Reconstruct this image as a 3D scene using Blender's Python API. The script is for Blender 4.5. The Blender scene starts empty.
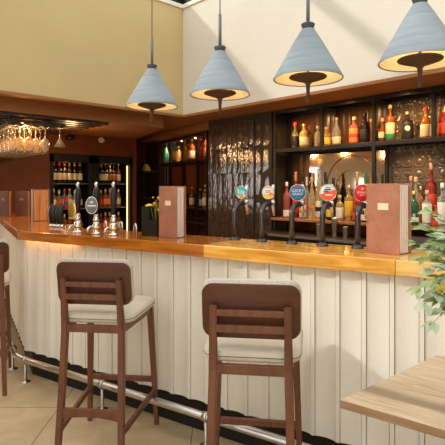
import bpy, bmesh, math, random
from mathutils import Vector, Matrix
random.seed(7)
PI = math.pi
scene = bpy.context.scene
COL = scene.collection

# ------------------------------------------------------------------ geometry of the place
S, C = .6871, .7266            # camera heading in room axes (X along the back wall, Y into the depth)
EYE, F, CX, CY = 1.45, 472.0, 222.5, 188.0
def W(px, py, v):
    u = (px - CX) / F * v
    return Vector((S*u - C*v, C*u + S*v, EYE - (py - CY) / F * v))
def UV(u, v, z=0.0):
    return Vector((S*u - C*v, C*u + S*v, z))
def on_y(px, Y, z=0.0):        # point on the plane Y = const seen along column px
    r = (px - CX) / F
    v = Y / (C*r + S)
    return Vector((v*(S*r - C), Y, z))
def on_x(px, X, z=0.0):
    r = (px - CX) / F
    v = X / (S*r - C)
    return Vector((X, v*(C*r + S), z))
BL = Vector((-3.69, 1.336, 0))             # corner of the bar worktop
BA = math.atan2(.2483, .9686)
BT, BN = Vector((math.cos(BA), math.sin(BA), 0)), Vector((-math.sin(BA), math.cos(BA), 0))
def B(t, n, z=0.0):
    p = BL + BT*t + BN*n
    p.z = z
    return p
BAR_Z = 1.126

# ------------------------------------------------------------------ mesh builder
class MB:
    def __init__(s):
        s.bm = bmesh.new()
    def _smooth(s, faces, on=True):
        for f in faces: f.smooth = on
    def box(s, x0, x1, y0, y1, z0, z1, bev=0.0, M=None, seg=2, mi=0):
        bm = s.bm
        vs = [bm.verts.new((x, y, z)) for x in (x0, x1) for y in (y0, y1) for z in (z0, z1)]
        q = [(0,1,3,2),(4,6,7,5),(0,4,5,1),(2,3,7,6),(0,2,6,4),(1,5,7,3)]
        fs = [bm.faces.new([vs[i] for i in f]) for f in q]
        for f in fs: f.material_index = mi
        if bev > 0:
            es = list({e for f in fs for e in f.edges})
            r = bmesh.ops.bevel(bm, geom=es, offset=bev, segments=seg, affect='EDGES', profile=.5)
            vs = list({v for f in r['faces'] for v in f.verts} | {v for v in vs if v.is_valid})
        if M is not None:
            bmesh.ops.transform(bm, matrix=M, verts=[v for v in vs if v.is_valid])
        return s
    def beam(s, a, b, w, h, bev=0.0, up=(0,0,1), w2=None, h2=None):
        # rectangular bar from a to b, w across, h along 'up'
        a, b = Vector(a), Vector(b)
        d = (b - a).normalized(); up = Vector(up)
        if abs(d.dot(up)) > .98: up = Vector((0,1,0))
        x = d.cross(up).normalized(); y = x.cross(d).normalized()
        w2 = w if w2 is None else w2; h2 = h if h2 is None else h2
        bm = s.bm
        vs = []
        for p, ww, hh in ((a, w, h), (b, w2, h2)):
            for sx, sy in ((-1,-1),(1,-1),(1,1),(-1,1)):
                vs.append(bm.verts.new(p + x*sx*ww/2 + y*sy*hh/2))
        q = [(3,2,1,0),(4,5,6,7)] + [(i,(i+1)%4,4+(i+1)%4,4+i) for i in range(4)]
        fs = [bm.faces.new([vs[i] for i in f]) for f in q]
        if bev > 0:
            es = list({e for f in fs for e in f.edges})
            bmesh.ops.bevel(bm, geom=es, offset=bev, segments=2, affect='EDGES', profile=.5)
        return s
    def prism(s, pts, z0, z1, bev=0.0):
        bm = s.bm
        lo = [bm.verts.new((p[0], p[1], z0)) for p in pts]
        hi = [bm.verts.new((p[0], p[1], z1)) for p in pts]
        n = len(pts)
        fs = [bm.faces.new(lo[::-1]), bm.faces.new(hi)]
        for i in range(n):
            fs.append(bm.faces.new((lo[i], lo[(i+1)%n], hi[(i+1)%n], hi[i])))
        if bev > 0:
            es = list({e for f in fs for e in f.edges})
            bmesh.ops.bevel(bm, geom=es, offset=bev, segments=2, affect='EDGES', profile=.5)
        return s
    def lathe(s, prof, seg=24, M=None, closed=False, smooth=True, caps=True):
        bm = s.bm
        rings = []
        for r, z in prof:
            if r < 1e-5:
                rings.append([bm.verts.new((0,0,z))])
            else:
                rings.append([bm.verts.new((r*math.cos(2*PI*k/seg), r*math.sin(2*PI*k/seg), z)) for k in range(seg)])
        fs = []
        pairs = list(zip(rings[:-1], rings[1:]))
        if closed: pairs.append((rings[-1], rings[0]))
        for a, b in pairs:
            for k in range(seg):
                k2 = (k+1) % seg
                if len(a) == 1 and len(b) == 1: continue
                if len(a) == 1: fs.append(bm.faces.new((a[0], b[k2], b[k])))
                elif len(b) == 1: fs.append(bm.faces.new((a[k], a[k2], b[0])))
                else: fs.append(bm.faces.new((a[k], a[k2], b[k2], b[k])))
        if caps and not closed:
            if len(rings[0]) > 1: fs.append(bm.faces.new(rings[0][::-1]))
            if len(rings[-1]) > 1: fs.append(bm.faces.new(rings[-1]))
        s._smooth(fs, smooth)
        if M is not None:
            bmesh.ops.transform(bm, matrix=M, verts=[v for r in rings for v in r])
        return s
    def tube(s, pts, r, seg=12, caps=True, flat=1.0):
        bm = s.bm
        pts = [Vector(p) for p in pts]
        rs = r if isinstance(r, (list, tuple)) else [r]*len(pts)
        d0 = (pts[1]-pts[0]).normalized()
        ref = Vector((0,0,1)) if abs(d0.z) < .9 else Vector((1,0,0))
        x = d0.cross(ref).normalized()
        rings = []
        for i, p in enumerate(pts):
            if i == 0: d = pts[1]-pts[0]
            elif i == len(pts)-1: d = pts[-1]-pts[-2]
            else: d = (pts[i+1]-pts[i]).normalized() + (pts[i]-pts[i-1]).normalized()
            d.normalize()
            x = (x - d*x.dot(d)).normalized(); y = d.cross(x)
            rings.append([bm.verts.new(p + (x*math.cos(2*PI*k/seg) + y*math.sin(2*PI*k/seg)*flat)*rs[i]) for k in range(seg)])
        fs = []
        for a, b in zip(rings[:-1], rings[1:]):
            for k in range(seg):
                fs.append(bm.faces.new((a[k], a[(k+1)%seg], b[(k+1)%seg], b[k])))
        s._smooth(fs)
        if caps:
            bm.faces.new(rings[0][::-1]); bm.faces.new(rings[-1])
        return s
    def sphere(s, c, r, sc=(1,1,1), seg=16):
        M = Matrix.Translation(c) @ Matrix.Diagonal((r*sc[0], r*sc[1], r*sc[2], 1))
        res = bmesh.ops.create_uvsphere(s.bm, u_segments=seg, v_segments=max(6, seg//2), radius=1, matrix=M)
        s._smooth({f for v in res['verts'] for f in v.link_faces})
        return s
    def face(s, pts, smooth=False):
        f = s.bm.faces.new([s.bm.verts.new(p) for p in pts]); f.smooth = smooth
        return f
    def build(s, name, mat, parent=None, loc=None, rz=0.0, normals=True):
        if normals: bmesh.ops.recalc_face_normals(s.bm, faces=s.bm.faces[:])
        me = bpy.data.meshes.new(name)
        s.bm.to_mesh(me); s.bm.free()
        for m in (mat if isinstance(mat, (list, tuple)) else [mat]): me.materials.append(m)
        o = bpy.data.objects.new(name, me); COL.objects.link(o)
        if parent is not None: o.parent = parent
        if loc is not None: o.location = loc
        o.rotation_euler.z = rz
        return o

def tag(o, label=None, cat=None, group=None, kind=None):
    if label: o['label'] = label
    if cat: o['category'] = cat
    if group: o['group'] = group
    if kind: o['kind'] = kind
    return o
def empty(name, loc=(0,0,0), rz=0.0, label=None, cat=None, group=None):
    o = bpy.data.objects.new(name, None); COL.objects.link(o)
    o.location = loc; o.rotation_euler.z = rz; o.empty_display_size = .05
    return tag(o, label, cat, group)
def struct(name, mb, mat):
    o = mb.build(name, mat); o['kind'] = 'structure'; return o
def copy_tree(o, parent=None):
    c = o.copy(); COL.objects.link(c)
    if parent is not None: c.parent = parent
    for ch in [k for k in bpy.data.objects if k.parent == o]:
        copy_tree(ch, c)
    return c
def text_mesh(txt, size, depth=.0006):
    cu = bpy.data.curves.new('lettering', 'FONT'); cu.body = txt; cu.size = size
    cu.align_x = 'CENTER'; cu.align_y = 'CENTER'; cu.extrude = depth; cu.resolution_u = 3
    o = bpy.data.objects.new('lettering', cu); COL.objects.link(o)
    dg = bpy.context.evaluated_depsgraph_get(); dg.update()
    me = bpy.data.meshes.new_from_object(o.evaluated_get(dg))
    bpy.data.objects.remove(o); bpy.data.curves.remove(cu)
    return me
def add_text(name, txt, size, mat, parent, M, sx=1.0):
    me = text_mesh(txt, size); me.materials.clear(); me.materials.append(mat)
    me.transform(M @ Matrix.Diagonal((sx,1,1,1)))
    o = bpy.data.objects.new(name, me); COL.objects.link(o); o.parent = parent
    return o

# ------------------------------------------------------------------ materials
MATS = {}
def mat(name, col, rough=.5, metal=0.0, coat=0.0, trans=0.0, ior=1.45, emit=None, estr=0.0, spec=.5):
    m = bpy.data.materials.new(name); m.use_nodes = True
    b = m.node_tree.nodes['Principled BSDF']
    b.inputs['Base Color'].default_value = (*col, 1)
    b.inputs['Roughness'].default_value = rough
    b.inputs['Metallic'].default_value = metal
    b.inputs['Coat Weight'].default_value = coat
    b.inputs['Coat Roughness'].default_value = .08
    b.inputs['Transmission Weight'].default_value = trans
    b.inputs['IOR'].default_value = ior
    b.inputs['Specular IOR Level'].default_value = spec
    if emit:
        b.inputs['Emission Color'].default_value = (*emit, 1); b.inputs['Emission Strength'].default_value = estr
    MATS[name] = m
    return m
def nodes(m):
    nt = m.node_tree
    return nt, nt.nodes, nt.links, nt.nodes['Principled BSDF']
def noisy(m, c0, c1, scale=(1,1,1), nscale=6.0, detail=6.0, bump=0.0, dist=.4, lo=.3, hi=.7, rough=None, bscale=None):
    nt, N, Lk, b = nodes(m)
    tc = N.new('ShaderNodeTexCoord'); mp = N.new('ShaderNodeMapping')
    mp.inputs['Scale'].default_value = scale
    nz = N.new('ShaderNodeTexNoise'); nz.inputs['Scale'].default_value = nscale
    nz.inputs['Detail'].default_value = detail; nz.inputs['Distortion'].default_value = dist
    cr = N.new('ShaderNodeValToRGB')
    cr.color_ramp.elements[0].position = lo; cr.color_ramp.elements[0].color = (*c0, 1)
    cr.color_ramp.elements[1].position = hi; cr.color_ramp.elements[1].color = (*c1, 1)
    Lk.new(tc.outputs['Object'], mp.inputs['Vector']); Lk.new(mp.outputs['Vector'], nz.inputs['Vector'])
    Lk.new(nz.outputs['Fac'], cr.inputs['Fac']); Lk.new(cr.outputs['Color'], b.inputs['Base Color'])
    if bump:
        bp = N.new('ShaderNodeBump'); bp.inputs['Strength'].default_value = bump; bp.inputs['Distance'].default_value = .004
        Lk.new(nz.outputs['Fac'], bp.inputs['Height']); Lk.new(bp.outputs['Normal'], b.inputs['Normal'])
    return m

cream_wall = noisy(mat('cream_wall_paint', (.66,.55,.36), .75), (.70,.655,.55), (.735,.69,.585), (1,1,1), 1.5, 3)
shaded_cream_wall = noisy(mat('shaded_cream_wall_paint', (.6,.48,.25), .75), (.57,.44,.205), (.61,.475,.23), (1,1,1), 1.5, 3)  # cream paint with the left bulkhead's warm shade put into its colour
cream_panel = noisy(mat('cream_panel_paint', (.78,.71,.55), .45), (.81,.765,.665), (.85,.81,.715), (1,1,.3), 5, 4)
brown_ceiling = noisy(mat('brown_ceiling_paint', (.2,.09,.035), .6), (.32,.125,.032), (.36,.145,.04), (1,1,1), 1.2, 3)
brown_wall = noisy(mat('brown_wall_paint', (.14,.05,.018), .6), (.105,.022,.003), (.14,.032,.005), (1,1,1), 2.5, 4)
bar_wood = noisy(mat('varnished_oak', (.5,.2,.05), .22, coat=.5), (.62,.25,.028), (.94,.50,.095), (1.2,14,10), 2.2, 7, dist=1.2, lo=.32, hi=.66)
bar_wood_shaded = noisy(mat('varnished_oak_shaded', (.5,.2,.05), .22, coat=.4), (.30,.075,.006), (.56,.175,.016), (1.2,14,10), 2.2, 7, dist=1.2, lo=.32, hi=.66)  # same oak; dim warm light at the left end put into its colour
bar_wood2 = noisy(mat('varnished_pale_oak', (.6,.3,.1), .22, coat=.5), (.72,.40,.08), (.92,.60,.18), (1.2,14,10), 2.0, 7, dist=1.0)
stool_wood = noisy(mat('walnut_stool_wood', (.12,.045,.02), .42), (.115,.040,.018), (.20,.075,.035), (9,9,1.0), 3, 6, dist=.6)
shell_wood = noisy(mat('walnut_veneer', (.1,.035,.016), .38), (.065,.021,.011), (.120,.042,.021), (1.2,9,6), 2.5, 6, dist=1.0)
seat_fabric = noisy(mat('taupe_leather', (.55,.46,.34), .55), (.58,.52,.42), (.64,.58,.48), (1,1,1), 14, 3, bump=.1)
pad_fabric = noisy(mat('light_weave_fabric', (.6,.53,.45), .9), (.48,.42,.36), (.66,.60,.52), (1,1,1), 160, 3, bump=.3)
piping_mat = mat('dark_piping', (.16,.12,.085), .6)
table_wood = mat('oak_table_wood', (.4,.26,.14), .5)
table_edge = noisy(mat('oak_table_edge', (.3,.18,.1), .6), (.24,.135,.07), (.36,.215,.12), (2,2,30), 3, 5)
black_metal = mat('black_metal', (.012,.010,.009), .38)
black_plastic = mat('black_plastic', (.012,.012,.013), .3)
black_matte = mat('black_plinth', (.012,.010,.009), .6)
dark_wood = noisy(mat('dark_stained_wood', (.03,.014,.008), .45), (.022,.010,.006), (.05,.022,.011), (8,8,1), 3, 5)
red_wood = noisy(mat('reddish_wood_panel', (.22,.055,.015), .4), (.30,.07,.015), (.44,.12,.03), (8,8,1), 3, 5)
ledge_wood = noisy(mat('orange_wood_ledge', (.45,.19,.06), .4), (.36,.15,.045), (.52,.24,.08), (1,10,10), 3, 5)
chrome = mat('chrome', (.78,.76,.72), .16, metal=1)
steel = noisy(mat('brushed_steel', (.62,.60,.57), .28, metal=1), (.55,.53,.50), (.70,.68,.65), (.5,30,30), 4, 3)
brass = mat('brass', (.75,.50,.16), .25, metal=1)
gunmetal = mat('gunmetal', (.09,.085,.085), .3, metal=.8)
lamp_grey = noisy(mat('grey_blue_ceramic', (.28,.33,.37), .7), (.23,.275,.31), (.33,.385,.42), (1,1,9), 3.5, 4, dist=.3)
lamp_collar = mat('dark_grey_collar', (.07,.075,.08), .55)
lamp_lining = mat('cream_lamp_lining', (.88,.76,.56), .6)
lamp_rod = mat('grey_lamp_rod', (.16,.17,.18), .45)
lamp_cord = mat('grey_lamp_cord', (.13,.12,.11), .7)
lamp_disc = mat('brown_lamp_disc', (.085,.042,.026), .6)
bulb_mat = mat('warm_lamp_bulb', (1,.8,.5), .5, emit=(1,.68,.34), estr=14)
led_mat = mat('amber_led_strip', (1,.5,.2), .5, emit=(1,.35,.08), estr=12)
fridge_led = mat('warm_fridge_light', (1,.8,.5), .5, emit=(1,.62,.28), estr=2.2)
spot_mat = mat('warm_spot_lens', (1,.8,.5), .5, emit=(1,.66,.32), estr=25)
menu_leather = noisy(mat('tan_leather_cover', (.34,.15,.095), .5), (.36,.145,.085), (.47,.20,.12), (1,1,1), 9, 5, bump=.1)
def creased(m):
    nt, N, Lk, b = nodes(m)
    src = b.inputs['Base Color'].links[0].from_socket
    tc = N.new('ShaderNodeTexCoord'); nz = N.new('ShaderNodeTexNoise'); nz.inputs['Scale'].default_value = 6
    Lk.new(tc.outputs['Object'], nz.inputs['Vector'])
    ad = N.new('ShaderNodeVectorMath'); ad.operation = 'MULTIPLY_ADD'; ad.inputs[1].default_value = (.12,.12,.12)
    Lk.new(nz.outputs['Color'], ad.inputs[0]); Lk.new(tc.outputs['Object'], ad.inputs[2])
    vo = N.new('ShaderNodeTexVoronoi'); vo.feature = 'DISTANCE_TO_EDGE'; vo.inputs['Scale'].default_value = 8.5
    Lk.new(ad.outputs[0], vo.inputs['Vector'])
    cr = N.new('ShaderNodeValToRGB'); cr.color_ramp.elements[0].color = (.7,.66,.64,1); cr.color_ramp.elements[1].position = .012
    Lk.new(vo.outputs['Distance'], cr.inputs['Fac'])
    mx = N.new('ShaderNodeMixRGB'); mx.blend_type = 'MULTIPLY'; mx.inputs['Fac'].default_value = 1
    Lk.new(src, mx.inputs['Color1']); Lk.new(cr.outputs['Color'], mx.inputs['Color2']); Lk.new(mx.outputs['Color'], b.inputs['Base Color'])
creased(menu_leather)
menu_dark = noisy(mat('brown_leather_cover', (.10,.045,.03), .5), (.085,.035,.022), (.13,.055,.035), (1,1,1), 9, 5)
menu_grey = mat('greyed_leather_cover', (.20,.13,.10), .55)
paper = noisy(mat('cream_page_edges', (.78,.70,.62), .8), (.72,.62,.55), (.92,.86,.80), (60,60,.6), 4, 2)
paper_orange_lit = noisy(mat('orange_lit_page_edges', (.6,.22,.06), .7), (.48,.13,.025), (.95,.42,.12), (38,38,1.5), 2.2, 3, dist=.8)  # orange lamplight on the pages put into their colour
plate_cream = mat('cream_label_plate', (.85,.70,.48), .6)
plate_brown = mat('brown_label_plate', (.32,.14,.07), .6)
crease_mat = mat('cover_crease_line', (.17,.065,.04), .6)
white_lbl = mat('white_label', (.82,.78,.70), .6)
white_clean = mat('white_enamel', (.86,.86,.84), .4)
cream_lbl = mat('cream_label', (.72,.58,.36), .6)
black_lbl = mat('black_label', (.02,.018,.018), .5)
red_lbl = mat('red_label', (.62,.06,.025), .5)
orange_lbl = mat('orange_label', (.85,.24,.06), .5)
green_lbl = mat('green_label', (.03,.25,.10), .5)
yellow_lbl = mat('yellow_label', (.85,.52,.04), .5)
cork = mat('cork', (.62,.42,.22), .8)
red_cap = mat('red_cap', (.55,.03,.02), .35)
copper_cap = mat('copper_cap', (.6,.3,.16), .35, metal=.6)
gold_cap = mat('gold_cap', (.72,.5,.18), .3, metal=.9)
white_cap = mat('white_cap', (.8,.78,.72), .4)
wax_purple = mat('dark_blue_cap', (.03,.05,.12), .4)
def glass(name, col, tr=.75):
    return mat(name, col, .06, trans=tr, ior=1.4)
g_clear = glass('clear_glass', (.92,.90,.84), .85)
g_amber = glass('amber_spirit_glass', (.72,.30,.05), .65)
g_yellow = glass('yellow_spirit_glass', (.86,.62,.20), .7)
g_pale = glass('pale_yellow_spirit_glass', (.90,.80,.50), .75)
g_red = glass('red_spirit_glass', (.46,.05,.035), .5)
g_pink = glass('rose_spirit_glass', (.72,.20,.17), .6)
g_green = glass('green_bottle_glass', (.03,.20,.085), .5)
g_olive = glass('olive_bottle_glass', (.30,.30,.10), .6)
g_dark = glass('dark_bottle_glass', (.025,.018,.012), .15)
g_teal = glass('teal_bottle_glass', (.10,.42,.40), .5)
g_brown = glass('brown_spirit_glass', (.36,.11,.025), .45)
g_door = mat('fridge_door_glass', (1,1,1), .02, trans=1, ior=1.02)
wine_glass_mat = mat('amber_lit_wine_glass', (1,.88,.66), .04, trans=.82, ior=1.45)  # clear glass; amber lamplight tinted into its colour
leaf_mat = noisy(mat('eucalyptus_leaf', (.13,.22,.09), .5), (.17,.27,.075), (.36,.46,.20), (1,1,1), 9, 3)
leaf_pale = noisy(mat('pale_eucalyptus_leaf', (.3,.38,.26), .55), (.30,.39,.22), (.46,.53,.36), (1,1,1), 9, 3)
stem_mat = mat('green_stem', (.20,.25,.09), .6)
petal_mat = mat('yellow_petal', (.85,.62,.05), .6)
vase_mat = mat('stoneware_vase', (.5,.46,.4), .4)
blue_badge = mat('blue_badge', (.02,.16,.36), .35)
navy_mat = mat('navy_print', (.03,.04,.12), .5)
teal_badge = mat('turquoise_badge', (.06,.48,.55), .35)
badge_yellow = mat('golden_badge_print', (.85,.55,.08), .4)
badge_red = mat('red_badge', (.72,.015,.02), .35)
badge_orange = mat('orange_red_badge', (.86,.13,.03), .35)
grey_badge = mat('grey_badge', (.19,.21,.22), .4)
sensor_white = mat('white_sensor_plastic', (.6,.5,.4), .5)
cloth_mat = mat('pale_yellow_cloth', (.85,.60,.22), .8)
lemon_mat = mat('lemon_yellow', (.88,.55,.08), .5)
herb_mat = mat('garnish_green', (.22,.22,.03), .6)
grey_metal_edge = mat('grey_fridge_edge', (.30,.28,.26), .35, metal=.6)

# table: oak planks with a dark heart streak
def table_material(m):
    nt, N, Lk, b = nodes(m)
    tc = N.new('ShaderNodeTexCoord')
    mp = N.new('ShaderNodeMapping'); mp.inputs['Scale'].default_value = (2.2, 26, 10)
    Lk.new(tc.outputs['Object'], mp.inputs['Vector'])
    nz = N.new('ShaderNodeTexNoise'); nz.inputs['Scale'].default_value = 2.0; nz.inputs['Detail'].default_value = 7; nz.inputs['Distortion'].default_value = 1.5
    Lk.new(mp.outputs['Vector'], nz.inputs['Vector'])
    cr = N.new('ShaderNodeValToRGB')
    cr.color_ramp.elements[0].position = .3; cr.color_ramp.elements[0].color = (.42,.30,.18,1)
    cr.color_ramp.elements[1].position = .68; cr.color_ramp.elements[1].color = (.68,.53,.355,1)
    Lk.new(nz.outputs['Fac'], cr.inputs['Fac'])
    sp = N.new('ShaderNodeSeparateXYZ'); Lk.new(tc.outputs['Object'], sp.inputs['Vector'])
    n2 = N.new('ShaderNodeTexNoise'); n2.inputs['Scale'].default_value = 4.0
    Lk.new(tc.outputs['Object'], n2.inputs['Vector'])
    ad = N.new('ShaderNodeMath'); ad.operation = 'MULTIPLY_ADD'; ad.inputs[1].default_value = .05
    Lk.new(n2.outputs['Fac'], ad.inputs[0]); Lk.new(sp.outputs['Y'], ad.inputs[2])
    r2 = N.new('ShaderNodeValToRGB'); els = r2.color_ramp.elements
    els[0].position = .125; els[0].color = (0,0,0,1); els[1].position = .15; els[1].color = (1,1,1,1)
    e = els.new(.18); e.color = (1,1,1,1); e = els.new(.225); e.color = (0,0,0,1)
    Lk.new(ad.outputs[0], r2.inputs['Fac'])
    mx = N.new('ShaderNodeMixRGB'); mx.blend_type = 'MIX'; mx.inputs['Color2'].default_value = (.25,.155,.095,1)
    mu = N.new('ShaderNodeMath'); mu.operation = 'MULTIPLY'; mu.inputs[1].default_value = .8
    Lk.new(r2.outputs['Color'], mu.inputs[0]); Lk.new(mu.outputs[0], mx.inputs['Fac'])
    Lk.new(cr.outputs['Color'], mx.inputs['Color1']); Lk.new(mx.outputs['Color'], b.inputs['Base Color'])
table_material(table_wood)

# floor: large stone tiles laid square to the room's entrance axis
floor_mat = mat('beige_stone_tile', (.45,.34,.22), .35)
def floor_material(m):
    nt, N, Lk, b = nodes(m)
    tc = N.new('ShaderNodeTexCoord'); mp = N.new('ShaderNodeMapping')
    mp.inputs['Rotation'].default_value = (0,0,-math.atan2(C, S)); mp.inputs['Location'].default_value = (.18,.48,0)
    Lk.new(tc.outputs['Object'], mp.inputs['Vector'])
    br = N.new('ShaderNodeTexBrick'); br.offset = 0; br.inputs['Scale'].default_value = 1
    br.inputs['Brick Width'].default_value = .9; br.inputs['Row Height'].default_value = .6
    br.inputs['Mortar Size'].default_value = .003; br.inputs['Mortar Smooth'].default_value = .1
    br.inputs['Color1'].default_value = (1,1,1,1); br.inputs['Color2'].default_value = (.93,.93,.93,1); br.inputs['Mortar'].default_value = (.30,.26,.22,1)
    Lk.new(mp.outputs['Vector'], br.inputs['Vector'])
    nz = N.new('ShaderNodeTexNoise'); nz.inputs['Scale'].default_value = 3.5; nz.inputs['Detail'].default_value = 8; nz.inputs['Distortion'].default_value = 1.2
    Lk.new(tc.outputs['Object'], nz.inputs['Vector'])
    cr = N.new('ShaderNodeValToRGB')
    cr.color_ramp.elements[0].position = .3; cr.color_ramp.elements[0].color = (.50,.37,.205,1)
    cr.color_ramp.elements[1].position = .7; cr.color_ramp.elements[1].color = (.66,.515,.315,1)
    Lk.new(nz.outputs['Fac'], cr.inputs['Fac'])
    mx = N.new('ShaderNodeMixRGB'); mx.blend_type = 'MULTIPLY'; mx.inputs['Fac'].default_value = 1
    Lk.new(cr.outputs['Color'], mx.inputs['Color1']); Lk.new(br.outputs['Color'], mx.inputs['Color2'])
    Lk.new(mx.outputs['Color'], b.inputs['Base Color'])
floor_material(floor_mat)

# glazed wall tiles and pressed glass tiles: bumpy gloss
tile_mat = mat('black_brown_glazed_tile', (.075,.042,.026), .10, ior=2.3)
def bumpy(m, scale, strength, dist, sc=(1,1,1)):
    nt, N, Lk, b = nodes(m)
    tc = N.new('ShaderNodeTexCoord'); mp = N.new('ShaderNodeMapping'); mp.inputs['Scale'].default_value = sc
    nz = N.new('ShaderNodeTexNoise'); nz.inputs['Scale'].default_value = scale; nz.inputs['Detail'].default_value = 4
    bp = N.new('ShaderNodeBump'); bp.inputs['Strength'].default_value = strength; bp.inputs['Distance'].default_value = dist
    Lk.new(tc.outputs['Object'], mp.inputs['Vector']); Lk.new(mp.outputs['Vector'], nz.inputs['Vector'])
    Lk.new(nz.outputs['Fac'], bp.inputs['Height']); Lk.new(bp.outputs['Normal'], b.inputs['Normal'])
bumpy(tile_mat, 22, .8, .006, (1.3,1,.55))
glass_tile_mat = mat('bronze_pressed_glass', (.125,.085,.05), .08, coat=.6)
grout_mat = mat('dark_grout', (.05,.034,.022), .7)
grout_pale = mat('bronze_grout', (.13,.09,.055), .6)
mirror_mat = mat('bronze_mirror', (.72,.60,.47), .06, metal=1)

mat('added_glow_pane', (.9,.9,.9), .6, emit=(1,.95,.88), estr=3.2)  # glowing pane, added out of view for highlights on pier and mirror
# ------------------------------------------------------------------ the setting
XL, XW = -7.35, 3.0      # left wall, right wall
YB, YF = 5.6, -3.5
WX, WY, CZ = -4.82, 3.85, 2.4
TOP = 3.78
struct('floor', MB().box(XL-.1, XW+.1, YF, YB, -.1, 0), floor_mat)
ce = MB()
ce.box(XL-.1, WX-.1, YF, YB, CZ, CZ+.12)
ce.box(WX-.1, XW+.1, WY+.1, YB, CZ, CZ+.12)
struct('ceiling', ce, brown_ceiling)
CL = 2.25                # lower ceiling over the bar end
struct('ceiling_lower', MB().prism([(WX-.29, YF), (WX-.29, 3.75), (-7.15, 4.48), (XL, 4.48), (XL, YF)], CL, CZ-.0005), brown_ceiling)
# upstand walls of the roof-light well
struct('wall_well_left', MB().box(WX-.1, WX, YF, WY+.1, CZ-.001, TOP), shaded_cream_wall)
struct('wall_well_back', MB().box(WX, XW, WY, WY+.1, CZ-.001, TOP), cream_wall)
struct('trim_1', MB().box(WX-.11, WX+.012, YF, WY-.012, CZ-.03, CZ-.0005).box(WX-.11, XW, WY-.012, WY+.11, CZ-.03, CZ-.0005), brown_ceiling)
# left wall, with unseen glowing panes added for reflections on the pier
wl = MB()
WY0, WY1, WZ0, WZ1 = .0, 1.70, .95, 2.2
FX = -6.62               # fridge front, flush with the near stretch of the left wall
fy0, fy1 = on_x(50, FX).y, on_x(132.5, FX).y
FH = 1.45 + (188-153)/F*(S*fy0 - C*FX)
XN = FX-.005
wl.box(XN-.1, XN, YF, WY0, 0, CZ).box(XN-.1, XN, WY1, fy0-.002, 0, CZ).box(XN-.1, XN, WY0, WY1, 0, WZ0).box(XN-.1, XN, WY0, WY1, WZ1, CZ)
wl.box(XN-.1, XN, fy0-.002, fy1+.002, FH+.002, CZ).box(XL-.1, XN, fy1+.002, fy1+.08, 0, CZ)
wl.box(XL-.1, XL, fy1+.08, YB, 0, CZ)
struct('wall_left', wl, brown_wall)
struct('added_wall_lining', MB().box(XN+.001, XN+.012, YF, -2.05, 0, CL).box(XN+.001, XN+.012, -1.55, WY0-.06, 0, CL).box(XN+.001, XN+.012, -2.05, -1.55, 0, 1.2).box(XN+.001, XN+.012, -2.05, -1.55, 1.7, CL), cream_panel)  # unseen pale lining, added so the mirror reflects a lighter wall
struct('added_window_3', MB().box(XN+.002, XN+.006, -2.05, -1.55, 1.2, 1.7), MATS['added_glow_pane'])  # unseen pane added for a bright patch in the mirror
wf = MB()
for y in (WY0, WY1-.05, (WY0+WY1)/2-.02): wf.box(XN-.06, XN+.01, y, y+.05, WZ0, WZ1)
wf.box(XN-.06, XN+.01, WY0, WY1, WZ0, WZ0+.05).box(XN-.06, XN+.01, WY0, WY1, WZ1-.05, WZ1)
struct('added_window_1', wf, dark_wood)
struct('added_window_2', MB().box(XN-.05, XN-.045, WY0, WY1, WZ0, WZ1), MATS['added_glow_pane'])
struct('added_wall_front', MB().box(XN-.1, -.6, YF-.1, YF, 0, TOP), shaded_cream_wall)  # unseen wall added to cut daylight on the bar's left end
struct('wall_back', MB().box(-3.84, XW, 4.80, 4.9, 0, CZ), brown_wall)
struct('wall_right', MB().box(XW, XW+.1, YF, YB, 0, TOP), cream_wall)
# dark glazing frame of the roof light
tr = MB()
tr.box(WX-.1, WX+.02, YF, WY+.1, TOP, TOP+.05)
tr.box(WX-.1, XW, WY-.02, WY+.1, TOP, TOP+.05)
struct('trim_2', tr, cream_panel)
rf = MB()
rf.box(WX-.12, WX-.02, YF, WY+.1, TOP+.05, TOP+.17)
rf.box(WX-.1, XW, WY, WY+.1, TOP+.05, TOP+.17)
for x in (-3.35, -1.75, -.2, 1.4):
    rf.beam((x, YF, TOP+.45), (x, WY+.05, TOP+.12), .07, .12)
for y in (.2, -3.2):
    rf.box(WX-.1, XW, y, y+.12, TOP+.22, TOP+.34)
struct('trim_3', rf, black_metal)

# tiled pier beside the back bar
def tile_face(mb, x0, x1, z0, z1, y, tw, th, gap=.0025, dome=.006, nx=3, nz=6, mi=0, jit=.0, lean=0.0):
    cols = max(1, round((x1-x0)/tw)); tw = (x1-x0)/cols
    z = z1
    while z - th > z0 - .6*th:
        zl = max(z0, z-th)
        for c in range(cols):
            xa, xb = x0+c*tw+gap/2, x0+(c+1)*tw-gap/2
            za, zb = zl+gap/2, z-gap/2
            j1, j2 = random.uniform(-jit, jit) + lean*(1-c/cols), random.uniform(-jit, jit)
            grid = []
            for i in range(nx+1):
                row = []
                for k in range(nz+1):
                    a, b_ = i/nx, k/nz
                    d = dome*(1-(2*a-1)**4)*(1-(2*b_-1)**8) + j1*(a-.5) + j2*(b_-.5)
                    row.append(mb.bm.verts.new((xa+(xb-xa)*a, y-d, za+(zb-za)*b_)))
                grid.append(row)
            for i in range(nx):
                for k in range(nz):
                    f = mb.bm.faces.new((grid[i][k], grid[i+1][k], grid[i+1][k+1], grid[i][k+1])); f.smooth = True; f.material_index = mi
        z -= th
p0, p1 = on_y(208, 4.44).x, on_y(254, 4.44).x
pier = MB()
pier.box(p0, -3.83, 4.45, 4.9, 0, CZ, mi=1)
tile_face(pier, p0+.002, p1-.006, 0, 2.32, 4.449, .098, .336, jit=.005, dome=.0016, lean=-.011)
tile_face(pier, p1+.006, -3.835, 0, 2.32, 4.452, .15, .336, jit=.004, dome=.003)
o = struct('wall_pier', pier, [tile_mat, grout_mat])
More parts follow.
